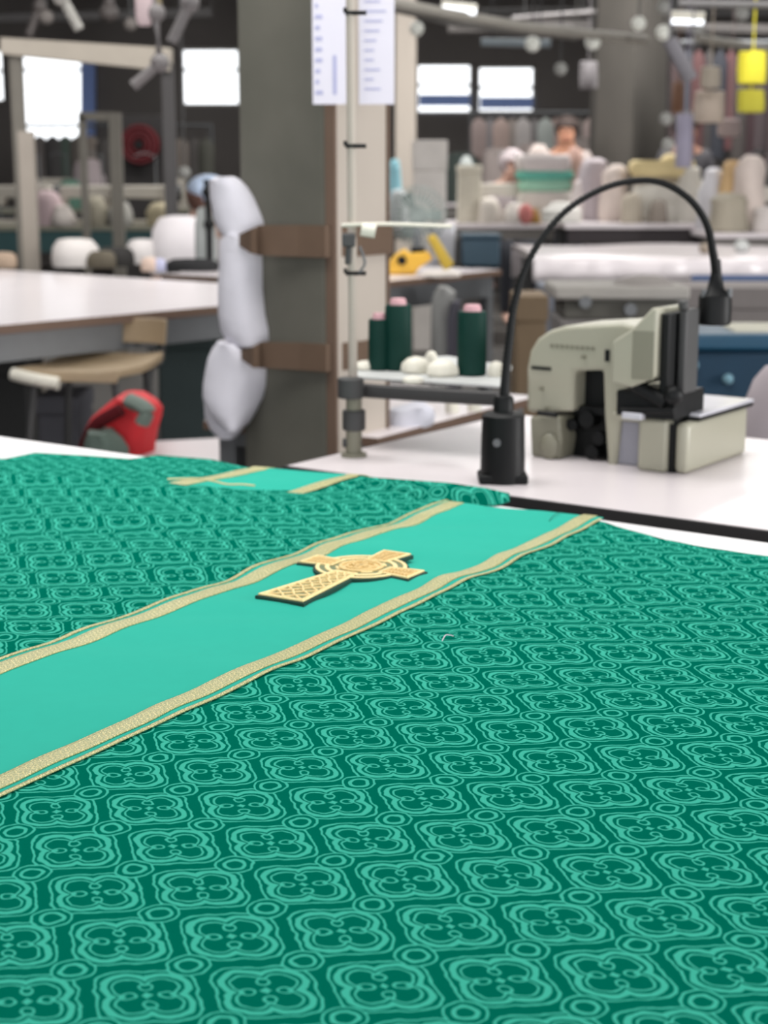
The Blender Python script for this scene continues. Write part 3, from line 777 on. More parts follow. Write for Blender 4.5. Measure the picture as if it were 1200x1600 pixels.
for k in (.004, .205):
    bm = BM(); p0 = PC+E2*k; p1 = PC+E2*(k+.008); t = .027; R = []
    for z in (0, 4): R.append([(p0.x, p0.y, z), (p0.x+E1.x*t, p0.y+E1.y*t, z), (p1.x+E1.x*t, p1.y+E1.y*t, z), (p1.x, p1.y, z)])
    rings(bm, R); obj('brown_edging', bm, M['brown'], tr)
def loft_px(name, Y, rows, dep, m, label, cat, wob=.015, seed=1, n=28, group=None, sub=0):
    c0 = W((rows[-1][1]+rows[-1][2])/2, rows[-1][0], Y)
    bm = BM(); R = []
    for (py, xl, xr) in sorted(rows, reverse=True):
        a = W(xl, py, Y); b = W(xr, py, Y)
        f = dep if not callable(dep) else dep(py)
        R.append((a.z-c0.z, (a.x+b.x)/2-c0.x, 0, (b.x-a.x)/2, f))
    loft(bm, R, n=n, wob=wob, seed=seed)
    return tag(obj(name, bm, m, loc=c0, sub=sub), label, cat, group)
YP = 3.72
loft_px('padding_bundle', YP, [(276, 338, 366), (281, 328, 376), (292, 328, 387), (310, 329, 398), (330, 332, 408), (345, 335, 415), (358, 340, 415), (367, 346, 404), (373, 352, 385)], .055, M['whitecloth'], 'white padding bundle above the upper strap on the near pillar', 'padding', seed=3)
loft_px('padding_bundle', YP, [(366, 352, 385), (374, 345, 405), (386, 342, 412), (410, 342, 413), (450, 340, 413), (490, 341, 418), (515, 345, 424), (530, 354, 424), (538, 368, 415)], .06, M['whitecloth'], 'tall white padding bundle between the two cardboard straps', 'padding', seed=5)
loft_px('padding_bundle', YP, [(534, 340, 372), (545, 332, 392), (560, 325, 410), (575, 322, 420), (600, 318, 418), (620, 317, 412), (640, 322, 402), (660, 340, 390), (668, 352, 380)], .06, M['whitecloth'], 'white padding bundle under the lower strap', 'padding', seed=8)
loft_px('padding_bundle', YP+.04, [(610, 322, 372), (630, 319, 378), (650, 320, 384), (670, 328, 380), (682, 340, 370)], .045, M['whitecloth'], 'small grey-white padding bundle, lowest on the near pillar', 'padding', seed=9)
def sheet_paper(x0, x1, Y, y1, label, marks):
    a = W(x0, y1, Y); b = W(x1, y1, Y); top = a.z+.42
    bm = BM(); b2(bm, a.x, b.x, Y-.0006, Y+.0006, a.z, top)
    o = tag(obj('hanging_paper', bm, M['paper']), label, 'paper')
    bm = BM(); rr = random.Random(int(x0)); 
    if marks == 0:
        for k in range(14):
            z = a.z+.02+k*.022; b2(bm, a.x+.006, a.x+.006+rr.uniform(.006, .016), Y-.0012, Y-.0008, z, z+.008)
        b2(bm, b.x-.028, b.x-.02, Y-.0012, Y-.0008, a.z+.02, a.z+.1)
    else:
        for k in range(12):
            z = a.z+.03+k*.02; b2(bm, a.x+.012, a.x+.012+rr.uniform(.012, .05), Y-.0012, Y-.0008, z, z+.004)
    obj('faint_print', bm, M['ink'], o)
sheet_paper(489, 541, 3.50, 163, 'white paper sheet hung on the near pillar, left of the thread pole', 0)
sheet_paper(561, 616, 3.55, 163, 'white paper sheet hung on the near pillar, right of the thread pole', 1)
bm = BM(); p = W(553, -140, 3.55); cyl(bm, (p.x-.12, 3.525, 1.9), (p.x+.13, 3.525, 1.9), .004)
# ------------------------------------------------------------------ left half: long table, stool, bags
def qtable(name, label, C0, e, w, L, D, z, th, apron, topm, edgem, frame, legs=None):
    # C0 = near-right corner, table runs L backwards along -e and D along w
    rz = math.atan2(e.y, e.x)
    return table(name, label, (C0.x, C0.y), -L, 0, 0, D, z, th, topm, edgem, frame, apron=apron, rz=rz, legs=legs)
nL = Vector((P(340, 478).x-P(0, 508).x, P(340, 478).y-P(0, 508).y)).normalized()
eL = Vector((nL.x, nL.y, 0)); cL = P(372, 475)+eL*.72
qtable('long_worktable', 'long white worktable with brown edge and grey frame, left of the near pillar', cL, eL, None, 3.4, 3.3, .80, .028, .09, M['far_top'], M['brown_edge'], M['steel'])
# right part of the same row: table behind the thread cones
cM = P(783, 421); c0 = P(604, 439); eM = Vector((cM.x-c0.x, cM.y-c0.y, 0)).normalized()
qtable('worktable', 'white worktable with brown edge behind the green thread cones, yellow tool on it', cM, eM, None, 1.15, 1.1, .80, .028, .10, M['far_top'], M['brown_edge'], M['steel'])
# table immediately beyond the sewing table's left side
c1 = P(757, 640, .655); c0 = P(590, 684, .655); eN = Vector((c1.x-c0.x, c1.y-c0.y, 0)).normalized()
qtable('side_worktable', 'low white worktable with brown edge and grey rail beyond the thread stand', c1+eN*.3, eN, None, (c1-c0).length+.3, .5, .655, .022, .04, M['sew_top'], M['brown_edge'], M['steel'])
lumpq = P(640, 663, .655)
loft_px('folded_cloth', lumpq.y+.02, [(632, 640, 668), (638, 612, 678), (650, 602, 680), (662, 600, 676), (668, 602, 668)], .06, cm('white_printed_cotton', (206, 206, 216)), 'white printed cloth folded on the side worktable under the spool tray', 'cloth', wob=.05, seed=4)
for px, py, r, lab in ((706, 636, .017, 'white tape roll on the side worktable, left of the pair'), (741, 634, .017, 'white tape roll on the side worktable, right of the pair')):
    p = P(px, py+8, .655); bm = BM(); lathe(bm, [(r*.4, 0), (r, 0), (r, .028), (r*.4, .028)]); tag(obj('tape_roll', bm, M['cream'], loc=p), lab, 'tape roll')

# stool under the long table
def stool():
    Y = 5.0
    p = W(143, 600, Y); s = thing('plywood_chair', 'pale plywood chair pushed under the long worktable', 'chair', (p.x, Y, 0), math.radians(-12))
    zs = W(100, 572, Y).z
    sc = Y/FPX
    bm = BM(); pts = []
    hw = .165
    R = []
    for (y, z) in ((-.2, -.012), (-.19, .004), (-.1, 0), (0, -.006), (.1, -.002), (.19, .01), (.21, .018)):
        R.append([(-hw, y, zs+z-.014), (-hw, y, zs+z+.010), (-.1, y, zs+z+.002), (.1, y, zs+z+.002), (hw, y, zs+z+.010), (hw, y, zs+z-.014)])
    rings(bm, R); obj('seat', bm, M['wood'], s, bevel=.003)
    bm = BM(); tube(bm, [(-hw-.005, -.205, zs-.004), (-.1, -.21, zs-.018), (-.02, -.206, zs-.03)], .018, flat=.02); o = obj('worn_edge', bm, M['cream'], s); o['label'] = 'pale worn front edge of the seat'
    bm = BM(); R = []
    for i in range(9):
        a = -PI*.30+PI*.60*i/8; r = .2
        x = .0+.19*math.sin(a)*1.0; y = .24-.05*(1-math.cos(a))*2
        R.append([(x+.02, y, zs+.05), (x+.02, y+.014, zs+.05), (x+.025, y+.02, zs+.13), (x+.025, y+.006, zs+.13)])
    rings(bm, R); obj('backrest', bm, M['wood'], s, bevel=.003)
    bm = BM()
    for sx in (-.12, .14): tube(bm, [(sx, .12, zs-.02), (sx, .25, zs-.01), (sx, .275, zs+.05), (sx, .27, zs+.09)], .009)
    obj('back_support', bm, M['dsteel'], s)
    for sx, sy in ((-1, -1), (1, -1), (-1, 1), (1, 1)):
        bm = BM(); cyl(bm, (sx*.13, sy*.13, zs-.012), (sx*.19, sy*.19, 0), .012); obj('leg', bm, M['dsteel'], s)
stool()
# red bag and friends on a low shelf
lowc = P(385, 684, .52)
t = thing('low_shelf_table', 'low white bench beside the near pillar base, behind the green cloth', 'bench', (0, 0, 0))
bm = BM(); pl = [P(a, b, .50) for a, b in ((200, 738), (384, 716), (384, 682), (225, 690))]
rings(bm, [[(p.x, p.y, .475) for p in pl], [(p.x, p.y, .50) for p in pl]]); obj('bench_top', bm, M['sew_top'], t)
bm = BM(); rings(bm, [[(p.x, p.y, .462) for p in pl], [(p.x, p.y, .475) for p in pl]]); obj('edge_band', bm, M['brown_edge'], t)
for p in pl:
    q = p+(sum(pl, Vector())/4-p)*.08; bm = BM(); b2(bm, q.x-.02, q.x+.02, q.y-.02, q.y+.02, 0, .463); obj('leg', bm, M['dsteel'], t)
pr = P(190, 690, .28)
bag = loft_px('red_bag', 4.35, [(618, 185, 225), (628, 172, 245), (640, 160, 252), (655, 145, 250), (672, 135, 248), (690, 128, 244), (710, 126, 240), (760, 125, 240), (900, 130, 240)], .11, M['red'], 'crumpled red bag under the long worktable', 'bag', wob=.06, seed=11)
bb = W(185, 640, 4.22)
bm = BM(); tube(bm, [W(200, 625, 4.22)-bag.location, W(228, 640, 4.20)-bag.location, W(222, 662, 4.2)-bag.location], .028, flat=.02); o = obj('grey_patch', bm, cm('grey_green_fabric', (104, 116, 108)), bag); o['label'] = 'grey-green patch of the bag'
bm = BM(); tube(bm, [W(130, 705, 4.3)-bag.location, W(150, 665, 4.22)-bag.location, W(190, 640, 4.2)-bag.location], .018); obj('strap', bm, M['dred'], bag)
loft_px('floor_sack', 4.2, [(672, 140, 175), (685, 135, 190), (700, 132, 200), (760, 130, 200), (900, 130, 200)], .08, cm('grey_green_sack', (84, 98, 90)), 'grey-green sack in front of the red bag', 'sack', wob=.05, seed=3)
# stuff stored in the dark below the long worktable
def bx(name, px0, px1, py0, py1, Y, d, m, label, cat, tobase=False, rz=0, group=None, zb=None):
    a = W(px0, py1, Y); b = W(px1, py0, Y); z0 = 0 if tobase else (a.z if zb is None else zb)
    w = b.x-a.x; h = b.z-z0
    bm = BM(); b2(bm, -w/2, w/2, 0, d, 0, h)
    return tag(obj(name, bm, m, loc=((a.x+b.x)/2, Y, z0), bevel=min(.012, .1*min(w, h))), label, cat, group)
def crate(name, px0, px1, py0, py1, Y, d, m, label, cat='box', tobase=False, zb=None, lid=None):
    a = W(px0, py1, Y); b = W(px1, py0, Y); z0 = 0 if tobase else (a.z if zb is None else zb)
    w = b.x-a.x; h = b.z-z0
    t = thing(name, label, cat, ((a.x+b.x)/2, Y+d/2, z0))
    bm = BM(); b2(bm, -w/2, w/2, -d/2, d/2, 0, h*.86); obj('body', bm, m, t, bevel=min(.01, .08*min(w, h)))
    bm = BM(); b2(bm, -w/2-.006, w/2+.006, -d/2-.006, d/2+.006, h*.86, h); obj('lid', bm, lid or m, t, bevel=min(.008, .05*min(w, h)))
    return t
crate('storage_box', 60, 120, 620, 700, 5.6, .3, cm('dim_grey_box', (92, 92, 98)), 'grey storage box on the floor under the plywood chair', tobase=True)
crate('storage_bin', 250, 330, 510, 690, 6.3, .3, cm('dark_grey_green_bin', (58, 70, 70)), 'dark grey-green bin behind the red bag', tobase=True)
crate('storage_bin', -60, 40, 560, 690, 6.4, .3, cm('dark_bin', (44, 44, 44)), 'dark bin at the far left under the long worktable', tobase=True)

# ------------------------------------------------------------------ reusable sewing machine, stool-high stations
def make_machine(label, m, loc, rz, s=1.0, group='sewing machines on the far tables'):
    t = thing('sewing_machine', label, 'sewing machine', loc, rz, group)
    bm = BM(); b2(bm, -.24, .24, -.09, .09, 0, .035); obj('bed', bm, m, t, bevel=.006)
    bm = BM(); prism(bm, [(-.24, .14), (-.24, .27), (-.21, .29), (.19, .29), (.23, .27), (.24, .04), (.14, .04), (.13, .19), (-.15, .2), (-.16, .14)], lambda u, v: (u, -.045, v), lambda u, v: (u, .045, v))
    obj('arm', bm, m, t, bevel=.012)
    bm = BM(); cyl(bm, (.24, 0, .23), (.285, 0, .23), .062); obj('hand_wheel', bm, M['dsteel'], t)
    bm = BM(); cyl(bm, (-.2, 0, .15), (-.2, 0, .05), .007); b2(bm, -.215, -.185, -.02, .02, .038, .05); obj('needle_bar', bm, M['steel'], t)
    bm = BM(); cyl(bm, (.1, .06, 0), (.1, .06, .52), .006); tube(bm, [(.1, .06, .5), (.02, .06, .53), (-.06, .06, .5)], .004); obj('spool_pole', bm, M['steel'], t)
    t.scale = (s, s, s)
    return t
pA = W(60, 300, 14)
FZ = .88
def row_table(name, label, x0, x1, Y, d, topm, apm, z=FZ, ap=.16, edgem=None):
    t = thing(name, label, 'table', ((x0+x1)/2, Y, 0))
    w = (x1-x0)/2
    bm = BM(); b2(bm, -w, w, 0, d, z-.035, z); obj('tabletop', bm, topm, t, bevel=.004)
    bm = BM(); b2(bm, -w+.02, w-.02, .03, .05, z-.035-ap, z-.035); obj('apron', bm, apm, t)
    bm = BM(); b2(bm, -w+.02, w-.02, d-.05, d-.03, z-.09, z-.035); obj('rear_rail', bm, apm, t)
    for sx in (-w+.05, w-.05):
        for y in (.08, d-.08):
            bm = BM(); b2(bm, sx-.025, sx+.025, y-.025, y+.025, 0, z-.035); obj('leg', bm, M['dsteel'], t)
    return t
# left far row
row_table('machine_table', 'far machine table with dark teal front panel, left background', W(-60, 300, 12).x, W(262, 300, 12).x, 12, .8, M['cream_dark'], M['dteal'], z=.86)
row_table('machine_table', 'far grey machine table in front of the left windows', W(-80, 300, 15.5).x, W(380, 300, 15.5).x, 15.5, .8, M['cream_dark'], M['dsteel'], z=.9)
proto = make_machine('cream sewing machine on the teal-fronted table at far left', cm('cream_grey_machine', (176, 170, 160)), (W(140, 330, 12.3).x, 12.3, .86), .1)
dup(proto, (W(40, 330, 12.3).x, 12.3, .86), -.15, 'cream sewing machine on the teal-fronted table, beside the pale post')
dup(proto, (W(225, 330, 12.3).x, 12.3, .86), .2, 'cream sewing machine on the teal-fronted table, nearest the white-shirted person')
dup(proto, (W(90, 330, 15.8).x, 15.8, .90), .1, 'sewing machine on the far grey table, below the large left window')
dup(proto, (W(255, 330, 15.8).x, 15.8, .90), 0, 'sewing machine on the far grey table, below the red reel')
def heap(px, pyb, w, h, Y, z, c, label, cat='fabric pile', name='fabric_pile', seed=1, wob=.09, d=.12):
    p = W(px, pyb, Y); s = Y/FPX/CT; r = w/2*s; hh = h*s
    bm = BM(); rr = random.Random(seed); R = []
    prof = [(0, .9), (.08, 1), (.3, .97+rr.uniform(-.1, .05)), (.6, .93+rr.uniform(-.15, .05)), (.82, .82+rr.uniform(-.2, .05)), (.94, .6), (1, .3)]
    for k, (zz, q) in enumerate(prof):
        R.append((hh*zz, rr.uniform(-.08, .08)*r*zz, 0, r*q, min(r, d)*q))
    loft(bm, R, wob=wob*.6, seed=seed)
    o = obj(name, bm, cm('cloth_%d_%d_%d' % c, c), loc=(p.x, Y, z)); tag(o, label, cat); return o
HL = [(45, 40, 70, 12.35, .86, (168, 158, 152), 'pale beige cloth roll standing by the post, far left'),
      (75, 46, 52, 12.1, .86, (170, 150, 152), 'pink-grey fabric pile on the teal-fronted table'),
      (98, 40, 30, 12.05, .86, (182, 174, 168), 'light cream fabric pile on the teal-fronted table'),
      (150, 34, 44, 12.05, .86, (140, 134, 118), 'olive-beige fabric pile on the teal-fronted table'),
      (188, 40, 36, 12.05, .86, (142, 140, 134), 'grey fabric pile on the teal-fronted table'),
      (250, 40, 34, 12.1, .86, (158, 148, 122), 'sand coloured fabric pile at the right end of the teal-fronted table'),
      (140, 60, 74, 15.7, .90, (164, 152, 154), 'tall lilac-grey fabric pile below the blue strip'),
      (110, 40, 44, 15.6, .90, (90, 128, 112), 'green fabric pile below the blue strip'),
      (195, 34, 50, 15.6, .90, (170, 162, 154), 'pale fabric pile left of the red reel'),
      (232, 36, 40, 15.7, .90, (150, 150, 158), 'blue-grey fabric pile below the red reel'),
      (10, 46, 86, 13.5, .0, (176, 176, 190), '')]
for k, (px, w, h, Y, z, c, lab) in enumerate(HL):
    if lab: heap(px, 330, w, h, Y, z, c, lab, seed=20+k)
# tall post, beam, arms over the left half
p0 = W(24, 60, 8.5); bm = BM(); b2(bm, p0.x-.035, p0.x+.035, 8.47, 8.53, 0, W(24, 58, 8.5).z); 
rk = thing('rack_frame', 'pale metal gantry with long beam crossing in front of the left windows', 'rack', (p0.x, 8.5, 0))
bm.free(); bm = BM(); b2(bm, -.03, .03, -.03, .03, 0, W(24, 62, 8.5).z); obj('post', bm, cm('post_grey', (112, 108, 100)), rk)
qa = W(5, 60, 8.5); qb = W(268, 76, 8.5); ra = W(5, 85, 8.5); rb = W(268, 112, 8.5)
bm = BM(); L0 = rk.location
R = [[(q.x-L0.x, y-8.5, q.z) for q, y in ((a, 8.44), (b, 8.44), (b, 8.56), (a, 8.56))] for a, b in ((qa, ra), (qb, rb))]
rings(bm, R); obj('beam', bm, cm('pale_beam_paint', (168, 160, 148)), rk)
bm = BM(); q = W(262, 100, 8.5); b2(bm, q.x-L0.x-.03, q.x-L0.x+.03, -.03, .03, 0, q.z); obj('post', bm, cm('dark_post', (70, 68, 68)), rk)
p = W(43, 250, 7.9)
tag(obj('pale_pole', (lambda b: (b2(b, -.035, .035, -.03, .03, 0, W(43, 205, 7.9).z), b)[1])(BM()), cm('pole_paint', (150, 142, 132)), loc=(p.x, 7.9, 0)), 'short pale post standing just right of the gantry leg', 'post')
p = W(182, 250, 10); t = thing('small_frame', 'grey metal frame standing left of the red reel', 'frame', (p.x, 10, 0))
bm = BM(); b2(bm, -.035, .035, -.03, .03, 0, W(182, 176, 10).z); obj('upright', bm, cm('post_grey', (112, 108, 100)), t)
bm = BM(); z = W(182, 182, 10).z; b2(bm, -.22, .0, -.025, .025, z-.025, z+.025); obj('crossbar', bm, cm('post_grey', (112, 108, 100)), t)
bm = BM(); b2(bm, -.22, -.18, -.025, .025, 0, z); obj('upright', bm, cm('post_grey', (112, 108, 100)), t)
# blue strip beside the window
a = W(126, 95, 21.5); b = W(148, 262, 21.5); bm = BM(); R = []
for i in range(12):
    py = 95+(285-95)*i/11; off = 0 if py < 200 else -(py-200)*.10
    q = W(127+off, py, 21.9); r = W(148+off, py, 21.9); R.append([(q.x, 21.85, q.z), (r.x, 21.85, r.z), (r.x, 21.99, r.z), (q.x, 21.99, q.z)])
rings(bm, R); tag(obj('blue_curtain', bm, M['blue']), 'narrow blue curtain strip beside the large left window', 'curtain')
# red reel
p = W(219, 226, 14.5); t = thing('hose_reel', 'dark red round reel in a dark case in the left background', 'hose reel', (p.x, 14.5, 0))
k = 14.5/FPX
bm = BM(); b2(bm, -34*k, 42*k, .06, .3, 0, p.z+44*k); obj('case', bm, cm('near_black_case', (38, 35, 35)), t, bevel=.02)
bm = BM(); cyl(bm, (0, -.06, p.z), (0, .06, p.z), 30*k, n=36); obj('drum', bm, M['dred'], t, bevel=.02).scale = (1, 1, 1)
bm = BM(); 
for i in range(3): 
    R_ = (27-7*i)*k; tube(bm, [(R_*math.cos(a*PI/12), -.07, p.z+R_*math.sin(a*PI/12)) for a in range(25)], .012, k=1, n=6)
obj('coil', bm, cm('deep_red', (84, 22, 28)), t)
bm = BM(); cyl(bm, (0, -.1, p.z), (0, -.05, p.z), 7*k); obj('hub', bm, M['black'], t)

# overhead arms and lamps, left
def arm_thing(name, pts, r, m, label, cat='lamp arm', shade=None):
    P3 = [W(a, b, Y) for a, b, Y in pts]; c = P3[0]
    bm = BM(); tube(bm, [q-c for q in P3], r, n=10, k=1); o = obj('boom_tube', bm, m)
    t = thing(name, label, cat, c); o.parent = t
    for q in P3[1:-1] or [P3[-1]]:
        bm = BM(); sphere(bm, q-c, r*1.7); obj('joint', bm, m, t)
    if shade:
        (px, py, sr, sm) = shade; q = W(px, py, pts[-1][2])-c; bm = BM(); lathe(bm, [(sr*.4, sr*.9), (sr*.7, sr*.5), (sr, -.6*sr), (sr*.9, -.7*sr)], c=q); obj('shade', bm, sm, t)
    return t
G1 = cm('arm_light_grey', (150, 148, 142), .5); G2 = cm('arm_mid_grey', (104, 100, 100), .5); G3 = cm('arm_brown_grey', (84, 78, 76), .5)
arm_thing('ceiling_boom', [(80, -90, 7), (96, -5, 7), (124, 46, 7)], .022, G1, 'light grey arm hanging over the large left window')
arm_thing('ceiling_boom', [(320, -90, 6.5), (297, 5, 6.5), (268, 66, 6.5)], .022, G2, 'grey arm slanting down just left of the near pillar')
arm_thing('ceiling_boom', [(230, -90, 7), (243, 20, 7), (250, 98, 7), (208, 134, 7)], .024, G2, 'jointed grey arm below the pink lamp')
arm_thing('ceiling_boom', [(70, -60, 9), (62, 10, 9), (45, 55, 9)], .022, G3, 'dark brownish arm over the far left window')
arm_thing('ceiling_boom', [(172, -60, 9), (170, 20, 9)], .03, G3, 'short dark stub arm between the light arm and the pink lamp')
t = thing('hanging_lamp', 'pinkish white lamp shade hanging at the top left', 'lamp', W(226, 40, 7))
bm = BM(); loft(bm, [(0, 0, 0, .026, .026), (.03, .0, 0, .036, .036), (.10, .005, 0, .042, .04), (.20, .0, 0, .04, .04), (.24, 0, 0, .02, .02)]); obj('shade', bm, cm('pinkish_white', (190, 172, 174)), t)
bm = BM(); loft(bm, [(0.02, .055, 0, .018, .02), (.22, .055, 0, .02, .02)]); obj('bracket', bm, cm('olive_beige', (124, 114, 88)), t)
def ball(px, py, r, Y, m, label, cord=True):
    p = W(px, py, Y); t = thing('pendant_bulb', label, 'lamp', p, 0)
    bm = BM(); sphere(bm, (0, 0, 0), r*Y/FPX); obj('bulb', bm, m, t)
    bm = BM(); cyl(bm, (0, 0, r*Y/FPX*.9), (0, 0, 4.0-p.z), .006, n=6); obj('cord', bm, M['dsteel'], t)
ball(72, 27, 11, 9, cm('dim_bulb', (122, 116, 112)), 'dim round bulb at the far upper left')
ball(204, 38, 10, 9, cm('dim_bulb', (122, 116, 112)), 'dim round bulb left of the pink lamp')
for i, (px, py, r, lab) in enumerate(((651, 45, 12, 'round lit bulb right of the hanging papers'), (832, 69, 13, 'round lit bulb above the right window'),
        (926, 66, 13, 'round lit bulb in front of the far pillar top, left side'), (876, 108, 11, 'dim bulb left of the far pillar'), (998, 37, 12, 'round bulb above the far pillar'),
        (1038, 12, 12, 'round bulb at the top edge, right of the far pillar'), (1037, 51, 13, 'round bulb right of the far pillar top'), (1090, 44, 12, 'round bluish bulb over the clothes rack'),
        (1160, 22, 12, 'round bulb at the upper right corner'), (1041, 186, 11, 'pale round bulb between far pillar and clothes rack'), (1044, 226, 11, 'lower pale bulb right of the far pillar'), (288, 270, 11, 'pale ball lamp above the person with the blue cap'))):
    ball(px, py, r*.9, 10.5 if i < 11 else 9, M['lampon'] if i in (1, 2, 0, 4, 6) else cm('pale_bulb', (150, 150, 146)), lab)
# fluorescent fixtures
def fixture(a, b, Y0, Y1, hpx, m, label, tube_on=True):
    p = W(a[0], a[1], Y0); q = W(b[0], b[1], Y1); t = thing('ceiling_light', label, 'ceiling light', p)
    k = Y0/FPX; d = q-p
    bm = BM(); tube(bm, [Vector((0, 0, 0)), d], hpx/2*k, flat=hpx/2*k*.8, n=8, k=1); obj('housing', bm, m, t)
    if tube_on:
        bm = BM(); off = Vector((0, -.01, -hpx/2*k*.9)); tube(bm, [off+d*.03, off+d*.97], .018, n=8, k=1); obj('tube', bm, M['tube_on'], t)
    bm = BM()
    for f in (.15, .85): s = d*f; cyl(bm, s, (s.x, s.y, 4.0-p.z), .006, n=6)
    obj('hanger', bm, M['dsteel'], t)
fixture((690, 6), (745, 12), 9, 9, 14, M['cream'], 'bright short ceiling light at the top, right of the hanging papers')
fixture((752, 66), (860, 68), 11, 11, 15, cm('bluish_housing', (128, 138, 144)), 'bluish ceiling light above the right window', False)
fixture((1048, 24), (1100, 26), 10, 10, 18, M['cream'], 'bright ceiling light above the clothes rack')
fixture((800, 30), (930, 20), 13, 13, 12, cm('dim_housing', (116, 112, 112)), 'dim ceiling light at top centre right', False)
fixture((1060, 5), (1230, 8), 9, 9, 14, cm('grey_housing', (128, 126, 126)), 'grey ceiling light along the top right edge', False)
def conduit(pts, r, m, label, n='overhead_conduit'):
    P3 = [W(a, b, Y) for a, b, Y in pts]; bm = BM(); c = P3[0]
    tube(bm, [q-c for q in P3], r, n=8, k=1)
    for q in P3[::max(1, len(P3)-1)]: d = q-c; cyl(bm, d, (d.x, d.y, 4.0-c.z), .006, n=6)
    tag(obj(n, bm, m, loc=c), label, 'conduit')
conduit([(560, -6, 8), (700, 22, 8.8), (830, 44, 9.8), (1010, 62, 11)], .030, cm('conduit_paint', (140, 136, 128)), 'long pale overhead conduit running right from the hanging papers')
conduit([(560, 2, 8.2), (720, 40, 9), (900, 60, 10.5)], .014, cm('conduit_dim', (104, 102, 98)), 'thin grey conduit just under the long pale one')
conduit([(1046, 62, 9.5), (1080, 125, 9.5)], .045, cm('duct_lilac', (118, 116, 122)), 'lilac-grey duct slanting down right of the far pillar', 'overhead_duct')

# person with blue cap bending at the long table, left of padding bundles
def person(label, loc, rz, joints, shirt, hair, skin=(206, 160, 138), cap=None, pants=(50, 52, 60), hairlen=.5):
    t = thing('person', label, 'person', loc, rz)
    J = dict(joints)
    edges = [('pelvis', 'belly'), ('belly', 'chest'), ('chest', 'neck'), ('neck', 'jaw'), ('jaw', 'head'), ('head', 'crown'), ('jaw', 'nose')]
    for s in 'LR':
        edges += [('chest', 'sh'+s), ('sh'+s, 'el'+s), ('el'+s, 'wr'+s), ('wr'+s, 'pa'+s), ('pelvis', 'hi'+s), ('hi'+s, 'kn'+s), ('kn'+s, 'an'+s), ('an'+s, 'to'+s)]
    rad = dict(pelvis=(.15, .11), belly=(.14, .10), chest=(.155, .105), neck=(.055, .055), jaw=(.065, .075), head=(.085, .098), crown=(.055, .062), nose=(.012, .012))
    for s in 'LR': rad.update({'sh'+s: (.06, .06), 'el'+s: (.043, .043), 'wr'+s: (.03, .025), 'pa'+s: (.04, .016), 'hi'+s: (.085, .085), 'kn'+s: (.06, .06), 'an'+s: (.04, .04), 'to'+s: (.04, .03)})
    pos = {}; names = []
    for k in rad:
        if k.startswith('pa'): continue
        if k == 'nose': h = Vector(J['head']); j = Vector(J['jaw']); pos[k] = h+Vector((0, -.095, -.035)); continue
        pos[k] = Vector(J[k])
    for s in 'LR':
        w = pos['wr'+s]; e = pos['el'+s]; d = (w-e).normalized(); pos['pa'+s] = w+d*.075
        side = d.cross(Vector((0, 0, 1)));
        if side.length < .1: side = Vector((1, 0, 0))
        side.normalize()
        for f in range(4):
            n1 = 'f%d%s' % (f, s); n2 = 'g%d%s' % (f, s); ln = (.03, .036, .034, .026)[f]
            pos[n1] = pos['pa'+s]+side*(.024-.016*f)+d*(ln); pos[n2] = pos[n1]+d*ln*.8+Vector((0, 0, -.012))
            rad[n1] = (.009, .009); rad[n2] = (.0075, .0075); edges += [('pa'+s, n1), (n1, n2)]
        n1 = 'th'+s; pos[n1] = w+d*.035+side*(.05 if s == 'L' else -.05); rad[n1] = (.011, .011); edges.append(('wr'+s, n1))
    names = list(pos); idx = {k: i for i, k in enumerate(names)}
    def skinmesh(name, use, m, grow=0.0, par=None, sub=2):
        nn = [k for k in names if k in use]; ii = {k: i for i, k in enumerate(nn)}
        me = bpy.data.meshes.new(name); me.from_pydata([tuple(pos[k]) for k in nn], [(ii[a], ii[b]) for a, b in edges if a in ii and b in ii], [])
        o = bpy.data.objects.new(name, me); COL.objects.link(o); me.materials.append(m); o.parent = par or t
        sk = o.modifiers.new('skin', 'SKIN'); sk.use_smooth_shade = True
        lay = me.skin_vertices[0].data if me.skin_vertices else None
        if lay is None:
            bm2 = bmesh.new(); bm2.from_mesh(me); bm2.verts.layers.skin.verify(); bm2.to_mesh(me); bm2.free(); lay = me.skin_vertices[0].data
        for k in nn: lay[ii[k]].radius = (rad[k][0]+grow, rad[k][1]+grow)
        root = 'pelvis' if 'pelvis' in ii else nn[0]
        for v in lay: v.use_root = False
        lay[ii[root]].use_root = True
        s_ = o.modifiers.new('subdivision', 'SUBSURF'); s_.levels = sub; s_.render_levels = sub
        return o
    skinmesh('body', set(names), cm('skin_%d_%d_%d' % skin, skin, .5), 0)
    skinmesh('shirt', {'pelvis', 'belly', 'chest', 'shL', 'shR', 'elL', 'elR'}, cm('shirt_%d_%d_%d' % shirt, shirt), .016)
    skinmesh('trousers', {'pelvis', 'hiL', 'hiR', 'knL', 'knR', 'anL', 'anR'}, cm('trousers_%d_%d_%d' % pants, pants), .013)
    h = pos['head']; bm = BM()
    sphere(bm, h+Vector((0, .018, .03)), .108, (1, 1.08, 1.0)); 
    for v in list(bm.verts):
        if v.co.y < h.y-.045 and v.co.z < h.z+.045: v.co.y = h.y-.03; 
        if v.co.z < h.z-.09: v.co.z = h.z-.09
    obj('hair', bm, cm('hair_%d_%d_%d' % hair, hair), t)
    if cap:
        bm = BM(); sphere(bm, h+Vector((0, .005, .055)), .110, (1, 1.08, .75)); obj('cap', bm, cm('cap_%d_%d_%d' % cap, cap), t)
    for sx in (-.03, .03):
        bm = BM(); sphere(bm, h+Vector((sx, -.088, .005)), .011, n=10); obj('eye', bm, M['black'], t)
    bm = BM(); sphere(bm, h+Vector((0, -.086, -.062)), .02, (1, .4, .3), n=10); obj('mouth', bm, cm('lips', (160, 90, 84)), t)
    return t
